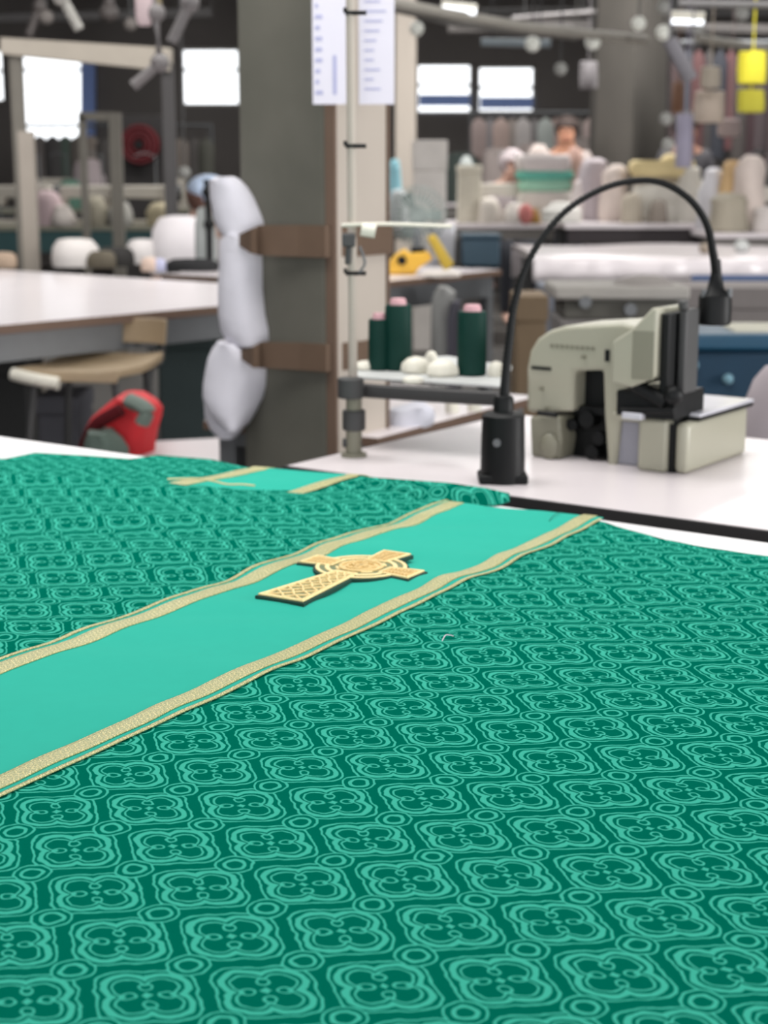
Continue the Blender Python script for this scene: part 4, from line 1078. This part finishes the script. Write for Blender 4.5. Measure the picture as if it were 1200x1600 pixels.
def standing(lean=0.0, arms=.3):
    c, s = math.cos(lean), math.sin(lean)
    def L(x, z): return (x, -s*(z-.95), .95+c*(z-.95)) if z > .95 else (x, 0, z)
    def L3(x, y, z): q = L(x, z); return (q[0], q[1]-y*c, q[2]-y*s)
    return dict(pelvis=L(0, .93), belly=L(0, 1.1), chest=L(0, 1.32), neck=L(0, 1.46), jaw=L(0, 1.53), head=L(0, 1.60), crown=L(0, 1.68),
                shL=L(.17, 1.38), shR=L(-.17, 1.38), elL=L3(.25, .06, 1.12), elR=L3(-.25, .06, 1.12), wrL=L3(.18, .28, 1.05), wrR=L3(-.18, .28, 1.05),
                hiL=(.09, 0, .88), hiR=(-.09, 0, .88), knL=(.1, 0, .48), knR=(-.1, 0, .48), anL=(.1, .02, .09), anR=(-.1, .02, .09), toL=(.11, -.12, .04), toR=(-.11, -.12, .04))
def sitting(lean=.25, up=0.0):
    c, s = math.cos(lean), math.sin(lean); zb = .55
    def L(x, z): return (x, -s*(z-zb), zb+c*(z-zb)+up)
    def L3(x, y, z): q = L(x, z); return (q[0], q[1]-y*c, q[2]-y*s)
    return dict(pelvis=L(0, .57), belly=L(0, .72), chest=L(0, .93), neck=L(0, 1.07), jaw=L(0, 1.13), head=L(0, 1.20), crown=L(0, 1.28),
                shL=L(.17, .99), shR=L(-.17, .99), elL=L3(.26, .1, .76), elR=L3(-.26, .1, .76), wrL=L3(.15, .32, .80), wrR=L3(-.15, .32, .80),
                hiL=(.1, -.05, .53+up), hiR=(-.1, -.05, .53+up), knL=(.12, -.42, .52+up), knR=(-.12, -.42, .52+up), anL=(.12, -.4, .09), anR=(-.12, -.4, .09), toL=(.12, -.52, .04), toR=(-.12, -.52, .04))
def seat_for(px, Y, label, z=.45):
    p = W(px, 300, Y); t = thing('work_stool', label, 'stool', (p.x, Y+.02, 0))
    bm = BM(); lathe(bm, [(.15, z-.035), (.17, z-.03), (.17, z-.01), (.14, z)]); obj('seat', bm, M['dsteel'], t)
    for k in range(4):
        a = PI/4+k*PI/2; bm = BM(); cyl(bm, (.1*math.cos(a), .1*math.sin(a), z-.035), (.19*math.cos(a), .19*math.sin(a), 0), .011); obj('leg', bm, M['steel'], t)
# left person (white top, blue cap), seen from the side behind the table's end
p = W(290, 300, 8.9)
person('person in white top and light blue cap bending over at the long worktable', (p.x-.12, 8.95, 0), math.radians(50), sitting(.56, .0), (222, 216, 218), (110, 80, 70), (206, 172, 156), cap=(186, 202, 226))
seat_for(256, 8.95, 'stool under the person with the light blue cap', .50)
# on the long table
def on_table(px, py, z=.80): return P(px, py, z)
def lump(px, py, wpx, hpx, z, c, label, seed, cat='fabric pile', name='fabric_pile', dep=.6, m=None, wob=.05):
    p = P(px, py, z); k = (p.y*CT+(CAM_Z-z)*ST)/FPX; r = wpx/2*k; h = hpx*k
    bm = BM(); loft(bm, [(0, 0, 0, r*.95, r*dep), (h*.3, 0, 0, r, r*dep), (h*.7, 0, 0, r*.93, r*dep*.9), (h*.95, 0, 0, r*.7, r*dep*.6), (h, 0, 0, r*.3, r*dep*.3)], wob=wob, seed=seed)
    return tag(obj(name, bm, m or cm('cloth_%d_%d_%d' % c, c), loc=p), label, cat)
lump(118, 417, 76, 44, .8, (216, 210, 206), 'large white cloth pile on the left of the long worktable', 31, wob=.03)
lump(225, 412, 60, 38, .8, (220, 214, 212), 'white cloth pile on the long worktable, left of the black pouch', 32, wob=.04)
lump(160, 418, 46, 26, .8, (96, 88, 74), 'olive brown cloth heap on the long worktable', 33)
lump(182, 416, 60, 30, .8, (42, 40, 38), 'black cloth heap between the white piles', 34)
lump(234, 424, 26, 22, .8, (222, 196, 180), 'small peach coloured packet on the long worktable', 35)
lump(250, 424, 20, 20, .8, (196, 196, 224), 'small lilac packet on the long worktable', 36)
lump(302, 424, 84, 20, .8, (22, 22, 24), 'flat black pouch at the right end of the long worktable', 37, dep=.35)
lump(283, 412, 92, 74, .8, (226, 220, 222), 'white padded cloth mound beside the near pillar padding', 40, wob=.015)
lump(5, 418, 46, 24, .8, (170, 148, 128), 'tan cloth pile at the far left of the long worktable', 38)
# bench machine behind padding: black pole + grey thing + green cap
arm_thing('machine_pole', [(328, 420, 7.6), (327, 350, 7.6), (324, 300, 7.6), (322, 280, 7.6)], .016, M['black'], 'thin black pole left of the padding bundles', 'pole')
lump(322, 421, 34, 96, .8, (150, 154, 152), 'grey draped cloth behind the black pole', 41, dep=.5)
heap(362, 300, 26, 34, 12, FZ, (40, 92, 78), 'dark green bundle high behind the padding', seed=51)
row_table('machine_table', 'far dark machine table behind the padding bundles', W(280, 300, 11.8).x, W(372, 300, 11.8).x, 11.8, .6, M['cream_dark'], M['dsteel'])
heap(335, 300, 22, 60, 12, FZ, (158, 152, 138), 'beige thread bundle behind the padding', seed=52)
heap(308, 300, 26, 62, 12, FZ, (160, 156, 152), 'pale grey cloth column above the blue cap', seed=53)

# ------------------------------------------------------------------ centre: things on the worktable behind the cones
def at_table(px, Y, z=.8): p = W(px, 400, Y); return Vector((p.x, Y, z))
# yellow tape tool
c = at_table(640, 7.25); t = thing('tape_dispenser', 'yellow hand tool with slanting handle on the worktable behind the cones', 'tool', c)
k = 7.3/FPX
bm = BM(); prism(bm, [(-36*k, 0), (-38*k, 12*k), (-22*k, 30*k), (-8*k, 40*k), (0, 32*k), (28*k, 36*k), (36*k, 24*k), (14*k, 10*k), (8*k, 0)], lambda u, v: (u, -.04, v), lambda u, v: (u, .05, v)); obj('body', bm, M['yellow'], t, bevel=.012)
bm = BM(); prism(bm, [(26*k, 56*k), (38*k, 62*k), (68*k, 16*k), (54*k, 4*k)], lambda u, v: (u, -.05, v), lambda u, v: (u, .03, v)); obj('handle', bm, cm('dark_yellow', (196, 166, 62)), t, bevel=.01)
bm = BM(); cyl(bm, (-12*k, -.06, 22*k), (-12*k, -.035, 22*k), 7*k); b2(bm, 2*k, 24*k, -.03, .04, 34*k, 42*k); obj('grip', bm, M['black'], t, bevel=.003)
# wire fan
c = at_table(652, 8.0); t = thing('desk_fan', 'grey wire-caged desk fan on the worktable behind the yellow tool', 'fan', c)
k = 8.0/FPX; zc = 75*k; r = 44*k
bm = BM()
for i in range(28):
    a = 2*PI*i/28; 
    tube(bm, [(0, -.10, zc), (.55*r*math.cos(a), -.09, zc+.55*r*math.sin(a)), (r*math.cos(a), 0, zc+r*math.sin(a)), (.55*r*math.cos(a), .08, zc+.55*r*math.sin(a))], .0040, n=5, k=3)
for R_, y in ((r, 0), (r*.6, -.085), (r*.6, .08), (r*.3, -.098)): tube(bm, [(R_*math.cos(a*PI/16), y, zc+R_*math.sin(a*PI/16)) for a in range(33)], .0035, n=6, k=1)
obj('cage', bm, M['glass_fan'], t)
for i in range(3):
    a = i*2*PI/3; bm = BM(); R = []
    for j in range(6):
        q = .12+.75*j/5; w = .32*math.sin(.5+q*2); 
        R.append([(q*r*math.cos(a-w), -.02-.012, zc+q*r*math.sin(a-w)), (q*r*math.cos(a+w), .012, zc+q*r*math.sin(a+w)), (q*r*math.cos(a+w), .015, zc+q*r*math.sin(a+w)), (q*r*math.cos(a-w), -.029, zc+q*r*math.sin(a-w))])
    rings(bm, R); obj('blade', bm, cm('fan_blade_grey', (134, 146, 142)), t)
bm = BM(); cyl(bm, (0, -.03, zc), (0, .12, zc), .035); obj('motor', bm, M['lilac'], t, bevel=.005)
bm = BM(); cyl(bm, (0, .06, 0.0), (0, .06, zc), .015); lathe(bm, [(.11, 0), (.11, .015), (.03, .03)], c=(0, .05, 0)); obj('stand', bm, M['lilac'], t)
crate('navy_box', 722, 782, 366, 415, 7.85, .25, M['navy'], 'navy blue box on the right end of the worktable behind the cones', zb=.80)
bx('white_board', 672, 712, 352, 420, 8.05, .03, cm('white_board_paint', (200, 200, 204)), 'white board leaning right of the desk fan', 'board', zb=.80)
lump(690, 432, 60, 10, .8, (214, 206, 198), 'flat white cloth on the front of the worktable behind the cones', 61)
crate('cardboard_box', 805, 855, 462, 640, 6.6, .3, cm('cardboard_dim', (112, 94, 72)), 'brown cardboard box standing behind the gooseneck lamp', tobase=True)
loft_px('floor_bag', 6.9, [(448, 685, 700), (456, 680, 712), (468, 676, 712), (480, 674, 706), (700, 672, 706)], .07, cm('grey_plastic_bag', (140, 140, 138)), 'grey plastic bag under the worktable behind the cones', 'bag', seed=5)
loft_px('floor_bag', 6.9, [(470, 702, 720), (500, 690, 722), (560, 688, 722), (700, 688, 722)], .07, cm('dark_lilac_bag', (84, 82, 92)), 'dark lilac bag under the worktable behind the cones', 'bag', seed=6)

# ------------------------------------------------------------------ right half
# draped table
p0 = W(820, 400, 9.0)
X0 = W(836, 400, 9.0).x; X1 = W(1290, 400, 9.0).x
t = thing('draped_table', 'table under a long white cloth hanging over its front, right background', 'table', ((X0+X1)/2, 9.0, 0)); hw = (X1-X0)/2
za = W(1000, 402, 9.0).z; zb_ = W(1000, 440, 9.0).z
bm = BM(); b2(bm, -hw+.02, hw-.02, .03, 1.5, za-.05, za-.012); obj('tabletop', bm, M['sew_top'], t)
for sx in (-hw+.08, hw-.08):
    for y in (.15, 1.4):
        bm = BM(); b2(bm, sx-.03, sx+.03, y-.03, y+.03, 0, za-.05); obj('leg', bm, M['dsteel'], t)
bm = BM(); R = []
prof = [(-.035, zb_), (-.045, zb_+.05), (-.04, za-.03), (-.02, za-.005), (.03, za+.004), (.5, za+.004), (1.0, za+.006), (1.5, za+.004), (1.53, za-.02), (1.54, za-.2)]
for i in range(81):
    x = -hw-.01+(2*hw+.02)*i/80
    R.append([(x, y+(.010*math.sin(x*14)+.006*math.sin(x*31)) * (1 if j < 3 else 0), z+.008*math.sin(x*5+j)*(j > 3)) for j, (y, z) in enumerate(prof)])
rings(bm, R, closed=False)
o = obj('drape', bm, M['far_top'], None); sd = o.modifiers.new('thickness', 'SOLIDIFY'); sd.thickness = .006
o.location = t.location; tag(o, 'long pinkish white cloth draped over the background table, right', 'tablecloth')
bx('blue_beam', 1080, 1290, 430, 446, 8.6, .02, M['blue'], 'narrow blue rail below the draped cloth, far right', 'rail').data.materials[0] = cm('rail_blue', (62, 84, 124))
# grey machine unit just behind the overlock
c = W(968, 520, 4.6); t = thing('stacked_machine', 'grey machine with pale top plate directly behind the overlock machine', 'sewing machine', (c.x, 4.6, 0))
k = 4.65/FPX
def zz(py): return W(968, py, 4.6).z
bm = BM(); b2(bm, -.19, .20, 0, .3, zz(468)-.002, zz(448)); obj('top_plate', bm, cm('pale_grey_plate', (150, 146, 140)), t, bevel=.01)
bm = BM(); b2(bm, -.16, .17, .02, .28, zz(500), zz(468)); obj('machine_body', bm, cm('dark_olive_grey', (74, 72, 66)), t, bevel=.006)
bm = BM(); b2(bm, -.17, .18, .01, .29, zz(530), zz(500)); obj('lower_body', bm, cm('mid_grey_body', (108, 104, 102)), t, bevel=.01)
bm = BM(); cyl(bm, (-.10, 0.0, zz(472)), (-.10, .03, zz(472)), .018); obj('knob', bm, M['steel'], t)
bm = BM(); cyl(bm, (.03, 0.0, zz(484)), (.03, .03, zz(484)), .018); obj('knob', bm, M['steel'], t)
bm = BM(); loft(bm, [(zz(448), .08, .1, .09, .08), (zz(440), .08, .1, .07, .06), (zz(434), .09, .1, .03, .03)], wob=.05); obj('top_cover', bm, cm('taupe_cover', (132, 126, 122)), t)
for sx in (-.13, .13):
    for y in (.05, .25): bm = BM(); cyl(bm, (sx, y, 0), (sx, y, zz(530)), .02); obj('leg', bm, M['dsteel'], t)
# teal bins at right
def zt5(py, Y): return W(1100, py, Y).z
c = W(1130, 600, 4.4); t = thing('teal_bin', 'large dark teal plastic bin right of the overlock machine', 'bin', (W(1128, 600, 4.4).x, 4.4, 0))
k = 4.45/FPX
bm = BM(); b2(bm, -56*k, 90*k, 0, .35, 0, zt5(548, 4.4)); obj('body', bm, cm('deep_teal', (8, 46, 68)), t, bevel=.02)
bm = BM(); b2(bm, -68*k, 96*k, -.015, .365, zt5(548, 4.4), zt5(522, 4.4)); obj('rim', bm, M['teal'], t, bevel=.012)
bm = BM(); sphere(bm, (-50*k, -.01, zt5(570, 4.4)), .02); sphere(bm, (8*k, -.008, zt5(592, 4.4)), .015); obj('latch', bm, cm('pale_blue_latch', (110, 146, 160)), t)
bx('pale_tray', 1142, 1290, 514, 530, 4.5, .25, cm('cream_tray', (190, 188, 172)), 'cream tray lying on the teal bin, right edge', 'tray', zb=zt5(522, 4.4)).location.y = 4.45
# chair back at right edge
Yc = 3.35
c = W(1215, 640, Yc); t = thing('office_chair', 'chair with rounded pale lilac back at the right edge', 'chair', (c.x, Yc, 0))
zt_ = W(1200, 572, Yc).z; k = Yc/FPX
bm = BM(); R = []
for (f, w) in ((0, .75), (.08, .95), (.3, 1), (.6, 1), (.8, .92), (.92, .72), (1, .4)):
    z = .5+(zt_-.5)*f; R.append((z, 0, 0, .075*w, .03*(.5+w*.5)))
loft(bm, R, n=28); obj('backrest', bm, cm('lilac_grey_vinyl', (168, 158, 162)), t)
bm = BM(); lathe(bm, [(.14, .40), (.17, .41), (.17, .45), (.13, .46)], c=(.05, .17, 0)); obj('seat', bm, cm('lilac_grey_vinyl', (168, 158, 162)), t)
bm = BM(); tube(bm, [(0, .03, .52), (0.02, .08, .42), (.05, .15, .40)], .014); cyl(bm, (.05, .17, .06), (.05, .17, .4), .025); obj('column', bm, M['dsteel'], t)
for i in range(5):
    a = i*2*PI/5; bm = BM(); cyl(bm, (.05, .17, .07), (.05+.2*math.cos(a), .17+.2*math.sin(a), .03), .015); obj('leg', bm, M['dsteel'], t)
crate('grey_cabinet', 1000, 1240, 448, 512, 7.4, .4, cm('cabinet_grey', (118, 112, 110)), 'low grey cabinet behind the gooseneck lamp head', 'cabinet', tobase=True)
crate('storage_box', 850, 900, 448, 520, 6.9, .35, cm('blue_grey_box', (112, 116, 126)), 'blue-grey box behind the left side of the overlock machine', tobase=True)

# rows of far stations
xa, xb = W(600, 340, 12).x, W(872, 340, 12).x
row_table('machine_table', 'far white machine table, centre background left of the far pillar', xa, xb, 12, .9, M['sew_top'], cm('grey_apron', (120, 116, 112)), z=.875, ap=.08)
row_table('machine_table', 'far white machine table under the top of the lamp arch', W(884, 340, 11.2).x, W(1100, 340, 11.2).x, 11.2, .8, M['sew_top'], cm('dark_apron', (60, 54, 56)), z=.90, ap=.1)
row_table('machine_table', 'far white machine table at the right edge of the background', W(1108, 340, 10.6).x, W(1290, 340, 10.6).x, 10.6, .8, M['sew_top'], cm('grey_apron', (120, 116, 112)), z=.86, ap=.1)
row_table('machine_table', 'farthest machine table before the right window', W(650, 340, 16).x, W(1010, 340, 16).x, 16, .9, M['sew_top'], cm('grey_apron', (120, 116, 112)), z=.95, ap=.1)
crate('white_cabinet', 646, 698, 219, 345, 11.4, .25, cm('white_cabinet_paint', (212, 206, 200)), 'tall white cabinet right of the near pillar', 'cabinet', tobase=True)
crate('cream_carton', 716, 752, 258, 330, 12.15, .25, cm('cream_carton_card', (206, 200, 184)), 'cream carton on the centre machine table', zb=.875)
HR = [(622, 12.1, .875, 34, 50, (186, 190, 192), 'pale grey bundle at the left end of the centre machine table'),
      (622, 11.9, .0, 1, 1, (0, 0, 0), ''),
      (727, 12.6, .875, 26, 96, (190, 196, 194), 'pale upright cloth roll behind the cream carton'),
      (765, 12.1, .875, 36, 38, (206, 198, 188), 'cream fabric pile right of the cream carton'),
      (805, 12.1, .875, 40, 30, (204, 198, 192), 'low white fabric pile at the centre machine table'),
      (832, 12.05, .875, 24, 22, (146, 110, 48), 'small ochre bundle on the centre machine table'),
      (878, 11.5, .90, 60, 30, (214, 212, 206), 'white cloth pile left under the lamp arch'),
      (905, 11.9, .90, 30, 60, (206, 196, 194), 'pinkish cloth pile under the left of the lamp arch'),
      (960, 11.7, .90, 46, 84, (204, 190, 182), 'tall pinkish cream bundle in front of the far pillar'),
      (925, 11.95, .90, 60, 92, (176, 166, 170), 'lilac-grey cloth heap left of the far pillar foot'),
      (986, 11.35, .90, 34, 44, (176, 166, 150), 'beige bundle under the top of the lamp arch'),
      (1028, 11.35, .90, 30, 34, (150, 140, 130), 'taupe bundle under the lamp arch'),
      (1046, 11.6, .90, 56, 100, (196, 178, 132), 'yellowish cloth stack right of the far pillar'),
      (1075, 11.5, .90, 50, 84, (210, 206, 196), 'white cloth stack right under the lamp arch'),
      (1112, 11.1, .86, 44, 92, (202, 200, 204), 'white cloth pile right of the lamp arch'),
      (1140, 11.0, .86, 44, 104, (198, 166, 122), 'orange-tan cloth stack at the right background'),
      (1168, 10.9, .86, 56, 112, (216, 202, 194), 'big cream cloth stack at the right edge'),
      (1138, 10.75, .86, 64, 58, (166, 158, 142), 'beige heap right of the gooseneck bend'),
      (1196, 10.75, .86, 44, 38, (208, 200, 196), 'white heap at the right edge of the background'),
      
      (840, 12.75, .875, 44, 112, (192, 178, 172), 'pale pink bundle behind the sea green garments'),
      (895, 12.5, .875, 30, 110, (190, 156, 144), 'salmon coloured bundle behind the centre table'),
      (680, 16.2, .95, 60, 60, (86, 84, 82), 'dark grey heap on the farthest table, left end'),
      (720, 16.2, .95, 70, 74, (60, 70, 66), 'dark green heap on the farthest table'),
      (775, 16.2, .95, 60, 80, (168, 156, 152), 'pale pinkish heap on the farthest table'),
      (825, 16.2, .95, 60, 88, (156, 144, 140), 'taupe heap on the farthest table, middle'),
      (915, 16.2, .95, 60, 96, (134, 124, 120), 'grey-brown heap on the farthest table, right part')]
for k, (px, Y, z, w, h, c, lab) in enumerate(HR):
    if lab: heap(px, 340, w, h, Y, z, c, lab, seed=70+k, d=.18)
lump(622, 395, 26, 0.001+1, .8, (200, 204, 204), 'thin pale cloth by the fan base', 60) if False else None
# cyan and white bundle
heap(616, 340, 28, 92, 12.5, .875, (134, 184, 196), 'cyan and white bundle at the edge of the near pillar', seed=99)
m1 = make_machine('white sewing machine on the centre machine table', cm('white_machine', (206, 200, 190)), (W(790, 340, 12.35).x, 12.35, .875), .3)
dup(m1, (W(1062, 340, 11.8).x, 11.8, .90), .15, 'white sewing machine on the table under the lamp arch')
dup(m1, (W(1185, 340, 11.0).x, 11.05, .86), .2, 'white sewing machine at the right edge of the background')
dup(m1, (W(900, 340, 16.5).x, 16.6, .95), -.2, 'white sewing machine on the farthest table')
bm = BM(); p = W(1160, 362, 9.4); sphere(bm, (0, 0, 0), .045, (1, 1, .9)); tag(obj('pincushion', bm, M['lens'], loc=(p.x, 9.4, za+.04)), 'pale round ball on the draped table right of the lamp', 'pincushion')
bm = BM(); p = W(1102, 362, 9.4); sphere(bm, (0, 0, 0), .035, (1, 1, .9)); tag(obj('pincushion', bm, cm('taupe_ball', (150, 138, 124)), loc=(p.x, 9.4, za+.032)), 'taupe round ball on the draped table beside the gooseneck', 'pincushion')
lump(900, 372, 70, 6, .8, (160, 130, 110), 'x', 1) if False else None
# people at work
def place(px, Y): return (W(px, 300, Y).x, Y, 0)
person('person in beige shirt standing behind the centre machine table', place(884, 14.35), math.radians(-10), standing(.12), (160, 148, 144), (60, 48, 44), (190, 138, 112))
person('person in white shirt leaning over the centre machine table, red patch on the sleeve', place(783, 13.6), math.radians(20), sitting(.35, .14), (222, 214, 218), (180, 168, 170), (208, 168, 150))
seat_for(783, 13.6, 'stool under the white-shirted person at the centre table', .58)
bm = BM(); p = W(806, 268, 12.98); sphere(bm, (0, 0, 0), .055, (1, .5, 1.1)); q = W(803, 246, 12.98)
rp = obj('garment_pile', bm, cm('soft_red', (194, 120, 116)), loc=p)
# rest the red bundle on the table instead
rp.location = (p.x, 12.0, .875+.07); rp.scale = (1, 1, 1.25); tag(rp, 'small soft red bundle at the front of the centre machine table', 'bundle')
person('person in dark shirt standing right of the far pillar before the dark garments', place(1066, 13.35), math.radians(10), standing(.05), (60, 58, 62), (40, 36, 36), (150, 110, 92))
person('person in grey shirt seated before the right window', place(750, 17.7), 0, sitting(.2, .1), (150, 142, 146), (120, 96, 92), (204, 158, 146))
seat_for(750, 17.7, 'stool under the grey-shirted person near the window', .54)
person('person in pale pink shirt seated at the far table beside the far pillar', place(862, 17.7), 0, sitting(.2, .12), (176, 160, 156), (90, 70, 62), (204, 160, 142))
seat_for(862, 17.7, 'stool under the pale pink-shirted person', .56)
# clothes racks at the right
YR = 14.0
xl, xr = W(1050, 200, YR).x, W(1270, 200, YR).x
t = thing('clothes_rack', 'metal clothes rack with dark garments at the right background', 'clothes rack', ((xl+xr)/2, YR, 0)); hw = (xr-xl)/2; zr = W(1100, 66, YR).z
bm = BM(); cyl(bm, (-hw, 0, zr), (hw, 0, zr), .02); obj('rail', bm, M['steel'], t)
for sx in (-hw, hw): bm = BM(); cyl(bm, (sx, 0, 0), (sx, 0, zr), .02); cyl(bm, (sx, -.3, .03), (sx, .3, .03), .02); obj('upright', bm, M['steel'], t)
def garment(px, wpx, y0, y1, Y, c, label, grp=None):
    p = W(px, y0, Y); b = W(px, y1, Y); k = Y/FPX; w = wpx/2*k; h = p.z-b.z
    g = thing('hanging_garment', label, 'garment', (p.x, Y, b.z), 0, grp)
    bm = BM(); rows = [(0, 0, 0, w*.95, .05), (h*.3, 0, 0, w*.9, .055), (h*.7, 0, 0, w*.92, .05), (h*.88, 0, 0, w*.9, .045), (h*.95, 0, 0, w*.6, .03), (h, 0, 0, w*.15, .02)]
    loft(bm, rows, wob=.06, seed=int(px)); obj('cloth', bm, cm('garment_%d_%d_%d' % c, c), g)
    bm = BM(); tube(bm, [(0, 0, h), (0, 0, h+.03), (.015, 0, h+.055), (0, 0, h+.075), (-.015, 0, h+.06)], .004, n=6); obj('hanger_hook', bm, M['steel'], g)
cols = [(60, 44, 44), (46, 50, 56), (76, 46, 46), (54, 50, 50), (36, 38, 46), (82, 48, 50), (58, 52, 50), (48, 28, 32), (58, 48, 50), (70, 58, 58)]
words = ['dull maroon', 'slate grey', 'brown-red', 'charcoal', 'blue-black', 'dusty maroon', 'grey-brown', 'deep wine', 'smoky mauve', 'taupe']
for i in range(10):
    garment(1058+i*17, 26, 78, 262-(i % 3)*14, YR+.02*(i % 2), cols[i], words[i]+' garment hanging on the right background rack', 'dark garments on the clothes rack')
YV = 11.6
def hung(px, wpx, y0, y1, Y, c, label, cat='cloth', m=None, name='hanging_cloth', wob=.05, top=None):
    p = W(px, y0, Y); b = W(px, y1, Y); k = Y/FPX; w = wpx/2*k; h = p.z-b.z
    bm = BM(); rows = [(0, 0, 0, w*.8, .04), (h*.05, 0, 0, w*.97, .05), (h*.45, 0, 0, w, .055), (h*.95, 0, 0, w*.95, .05), (h, 0, 0, w*.8, .04)]
    loft(bm, rows, wob=wob, seed=int(px)+int(y0)); 
    cyl(bm, (0, 0, h-.01), (0, 0, 4.0-b.z), .005, n=6)
    tag(obj(name, bm, m or cm('cloth_%d_%d_%d' % c, c), loc=(p.x, Y, b.z)), label, cat)
hung(1177, 44, 80, 132, 9.0, None, 'bright yellow cloth hanging at the upper right edge', m=M['vest'])
hung(1174, 42, 140, 176, 9.2, None, 'lower darker yellow cloth hanging at the right edge', m=cm('dull_yellow', (196, 188, 62)))
hung(1111, 30, 104, 138, 11, (166, 156, 142), 'beige cloth bag hanging above the round one')
hung(1110, 46, 142, 192, 11.16, (182, 168, 154), 'round beige cloth bag hanging before the clothes rack')
hung(1071, 26, 178, 262, 11, (150, 146, 164), 'lilac striped cloth hanging right of the far pillar')
hung(1060, 18, 128, 176, 11.6, (106, 76, 58), 'brown cloth hanging above the lilac one')
hung(1140, 34, 186, 214, 12, (140, 126, 124), 'mauve-grey cloth hanging below the beige bags')
hung(920, 28, 96, 140, 13.5, (108, 104, 106), 'grey cloth hanging left of the far pillar')
# folded stacks: every folded piece is a thing
def stack(px, w, Y, z, items, d=.3):
    p = W(px, 300, Y); k = Y/FPX/CT; zc = z
    for i, (h, c, lab) in enumerate(items):
        hh = h*k; r = w/2*k*(1-.04*(i % 3)); rr = random.Random(int(px)*7+i); bm = BM()
        R = []
        for q, s in ((0, .93), (.15, 1), (.5, 1.02), (.85, 1), (1, .9)):
            R.append([((r*s+.008*math.sin(a*5+i+q*3))*(abs(math.cos(a))**.35)*(1 if math.cos(a) > 0 else -1)+rr.uniform(-.003, .003),
                       d/2*s*(abs(math.sin(a))**.35)*(1 if math.sin(a) > 0 else -1), hh*q+.012*math.sin(a*3+i)*(q > .4)*(q < 1)) for a in [2*PI*j/32+.05 for j in range(32)]])
        rings(bm, R); o = obj('folded_cloth', bm, cm('cloth_%d_%d_%d' % c, c), loc=(p.x+rr.uniform(-.02, .02), Y, zc)); tag(o, lab, 'folded cloth')
        zc += hh+.001
stack(852, 82, 12.35, .875, [(22, (200, 192, 180), 'cream folded cloth at the bottom of the centre table stack'), (24, (206, 200, 192), 'off-white folded cloth under the sea green one'),
      (16, (150, 196, 172), 'pale green folded cloth under the darker sea green one'), (13, (96, 172, 154), 'sea green folded cloth near the top of the centre table stack'), (24, (198, 190, 188), 'pale grey folded cloth on top of the sea green one')])
stack(1032, 92, 11.6, .90, [(30, (216, 212, 202), 'white folded cloth at the bottom of the stack under the lamp arch'), (26, (210, 206, 196), 'off-white folded cloth, middle of the stack under the lamp arch'),
      (10, (150, 138, 116), 'thin tan folded cloth in the stack under the lamp arch'), (24, (206, 188, 140), 'straw yellow folded cloth on top of the stack under the lamp arch')])
# pale garments on a rail before the right window and along the back wall
def rail(xl_, xr_, py, Y, label):
    a = W(xl_, py, Y); b = W(xr_, py, Y); t = thing('clothes_rack', label, 'clothes rack', ((a.x+b.x)/2, Y, 0)); hw = (b.x-a.x)/2
    bm = BM(); cyl(bm, (-hw, 0, a.z), (hw, 0, a.z), .02); obj('rail', bm, M['steel'], t)
    for sx in (-hw, hw):
        bm = BM(); cyl(bm, (sx, 0, 0), (sx, 0, a.z), .02); obj('upright', bm, M['steel'], t)
        bm = BM(); cyl(bm, (sx, -.3, .03), (sx, .3, .03), .02); obj('foot', bm, M['steel'], t)
rail(736, 935, 176, 18.5, 'clothes rack of pale garments left of the far pillar')
pal = [((176, 158, 154), 'pinkish beige'), ((150, 146, 148), 'light grey'), ((190, 168, 160), 'pale salmon'), ((160, 150, 144), 'taupe'), ((184, 178, 176), 'off-white'), ((132, 128, 128), 'mid grey'), ((170, 176, 172), 'pale grey-green'), ((178, 156, 150), 'dusty pink'), ((146, 138, 144), 'mauve grey'), ((120, 112, 108), 'brown-grey')]
for i in range(11):
    c, w_ = pal[i % 10]; garment(748+i*17.5, 28, 184, 290, 18.5+.03*(i % 2), c, w_+' garment hanging on the pale rack left of the far pillar', 'pale garments on the rack')
rail(28, 330, 196, 19.5, 'clothes rack of dull garments under the left windows')
pal2 = [((92, 92, 84), 'olive grey'), ((140, 130, 122), 'beige grey'), ((78, 92, 84), 'dull green'), ((104, 98, 96), 'ash grey'), ((88, 84, 82), 'dark grey'), ((110, 104, 98), 'stone'), ((72, 70, 70), 'charcoal')]
for i in range(15):
    c, w_ = pal2[(i*3) % 7]; garment(42+i*20, 28, 204+(12 if i > 5 else 8), 300, 19.5+.03*(i % 2), c, w_+' garment hanging on the rack under the left windows', 'dull garments under the left windows')

conduit([(700, 44, 15), (960, 40, 15), (1240, 48, 15)], .05, cm('beam_dim', (112, 108, 106)), 'dim horizontal overhead beam across the right background, lower one')
conduit([(640, 24, 17), (1240, 18, 17)], .06, cm('beam_dim2', (92, 90, 90)), 'dim horizontal overhead beam across the right background, upper one')
conduit([(-40, 30, 16), (330, 20, 16)], .05, cm('beam_dim2', (92, 90, 90)), 'dim overhead beam behind the left booms')
conduit([(1090, 60, 11), (1240, 84, 12)], .03, cm('conduit_paint', (140, 136, 128)), 'pale overhead conduit above the yellow cloths')
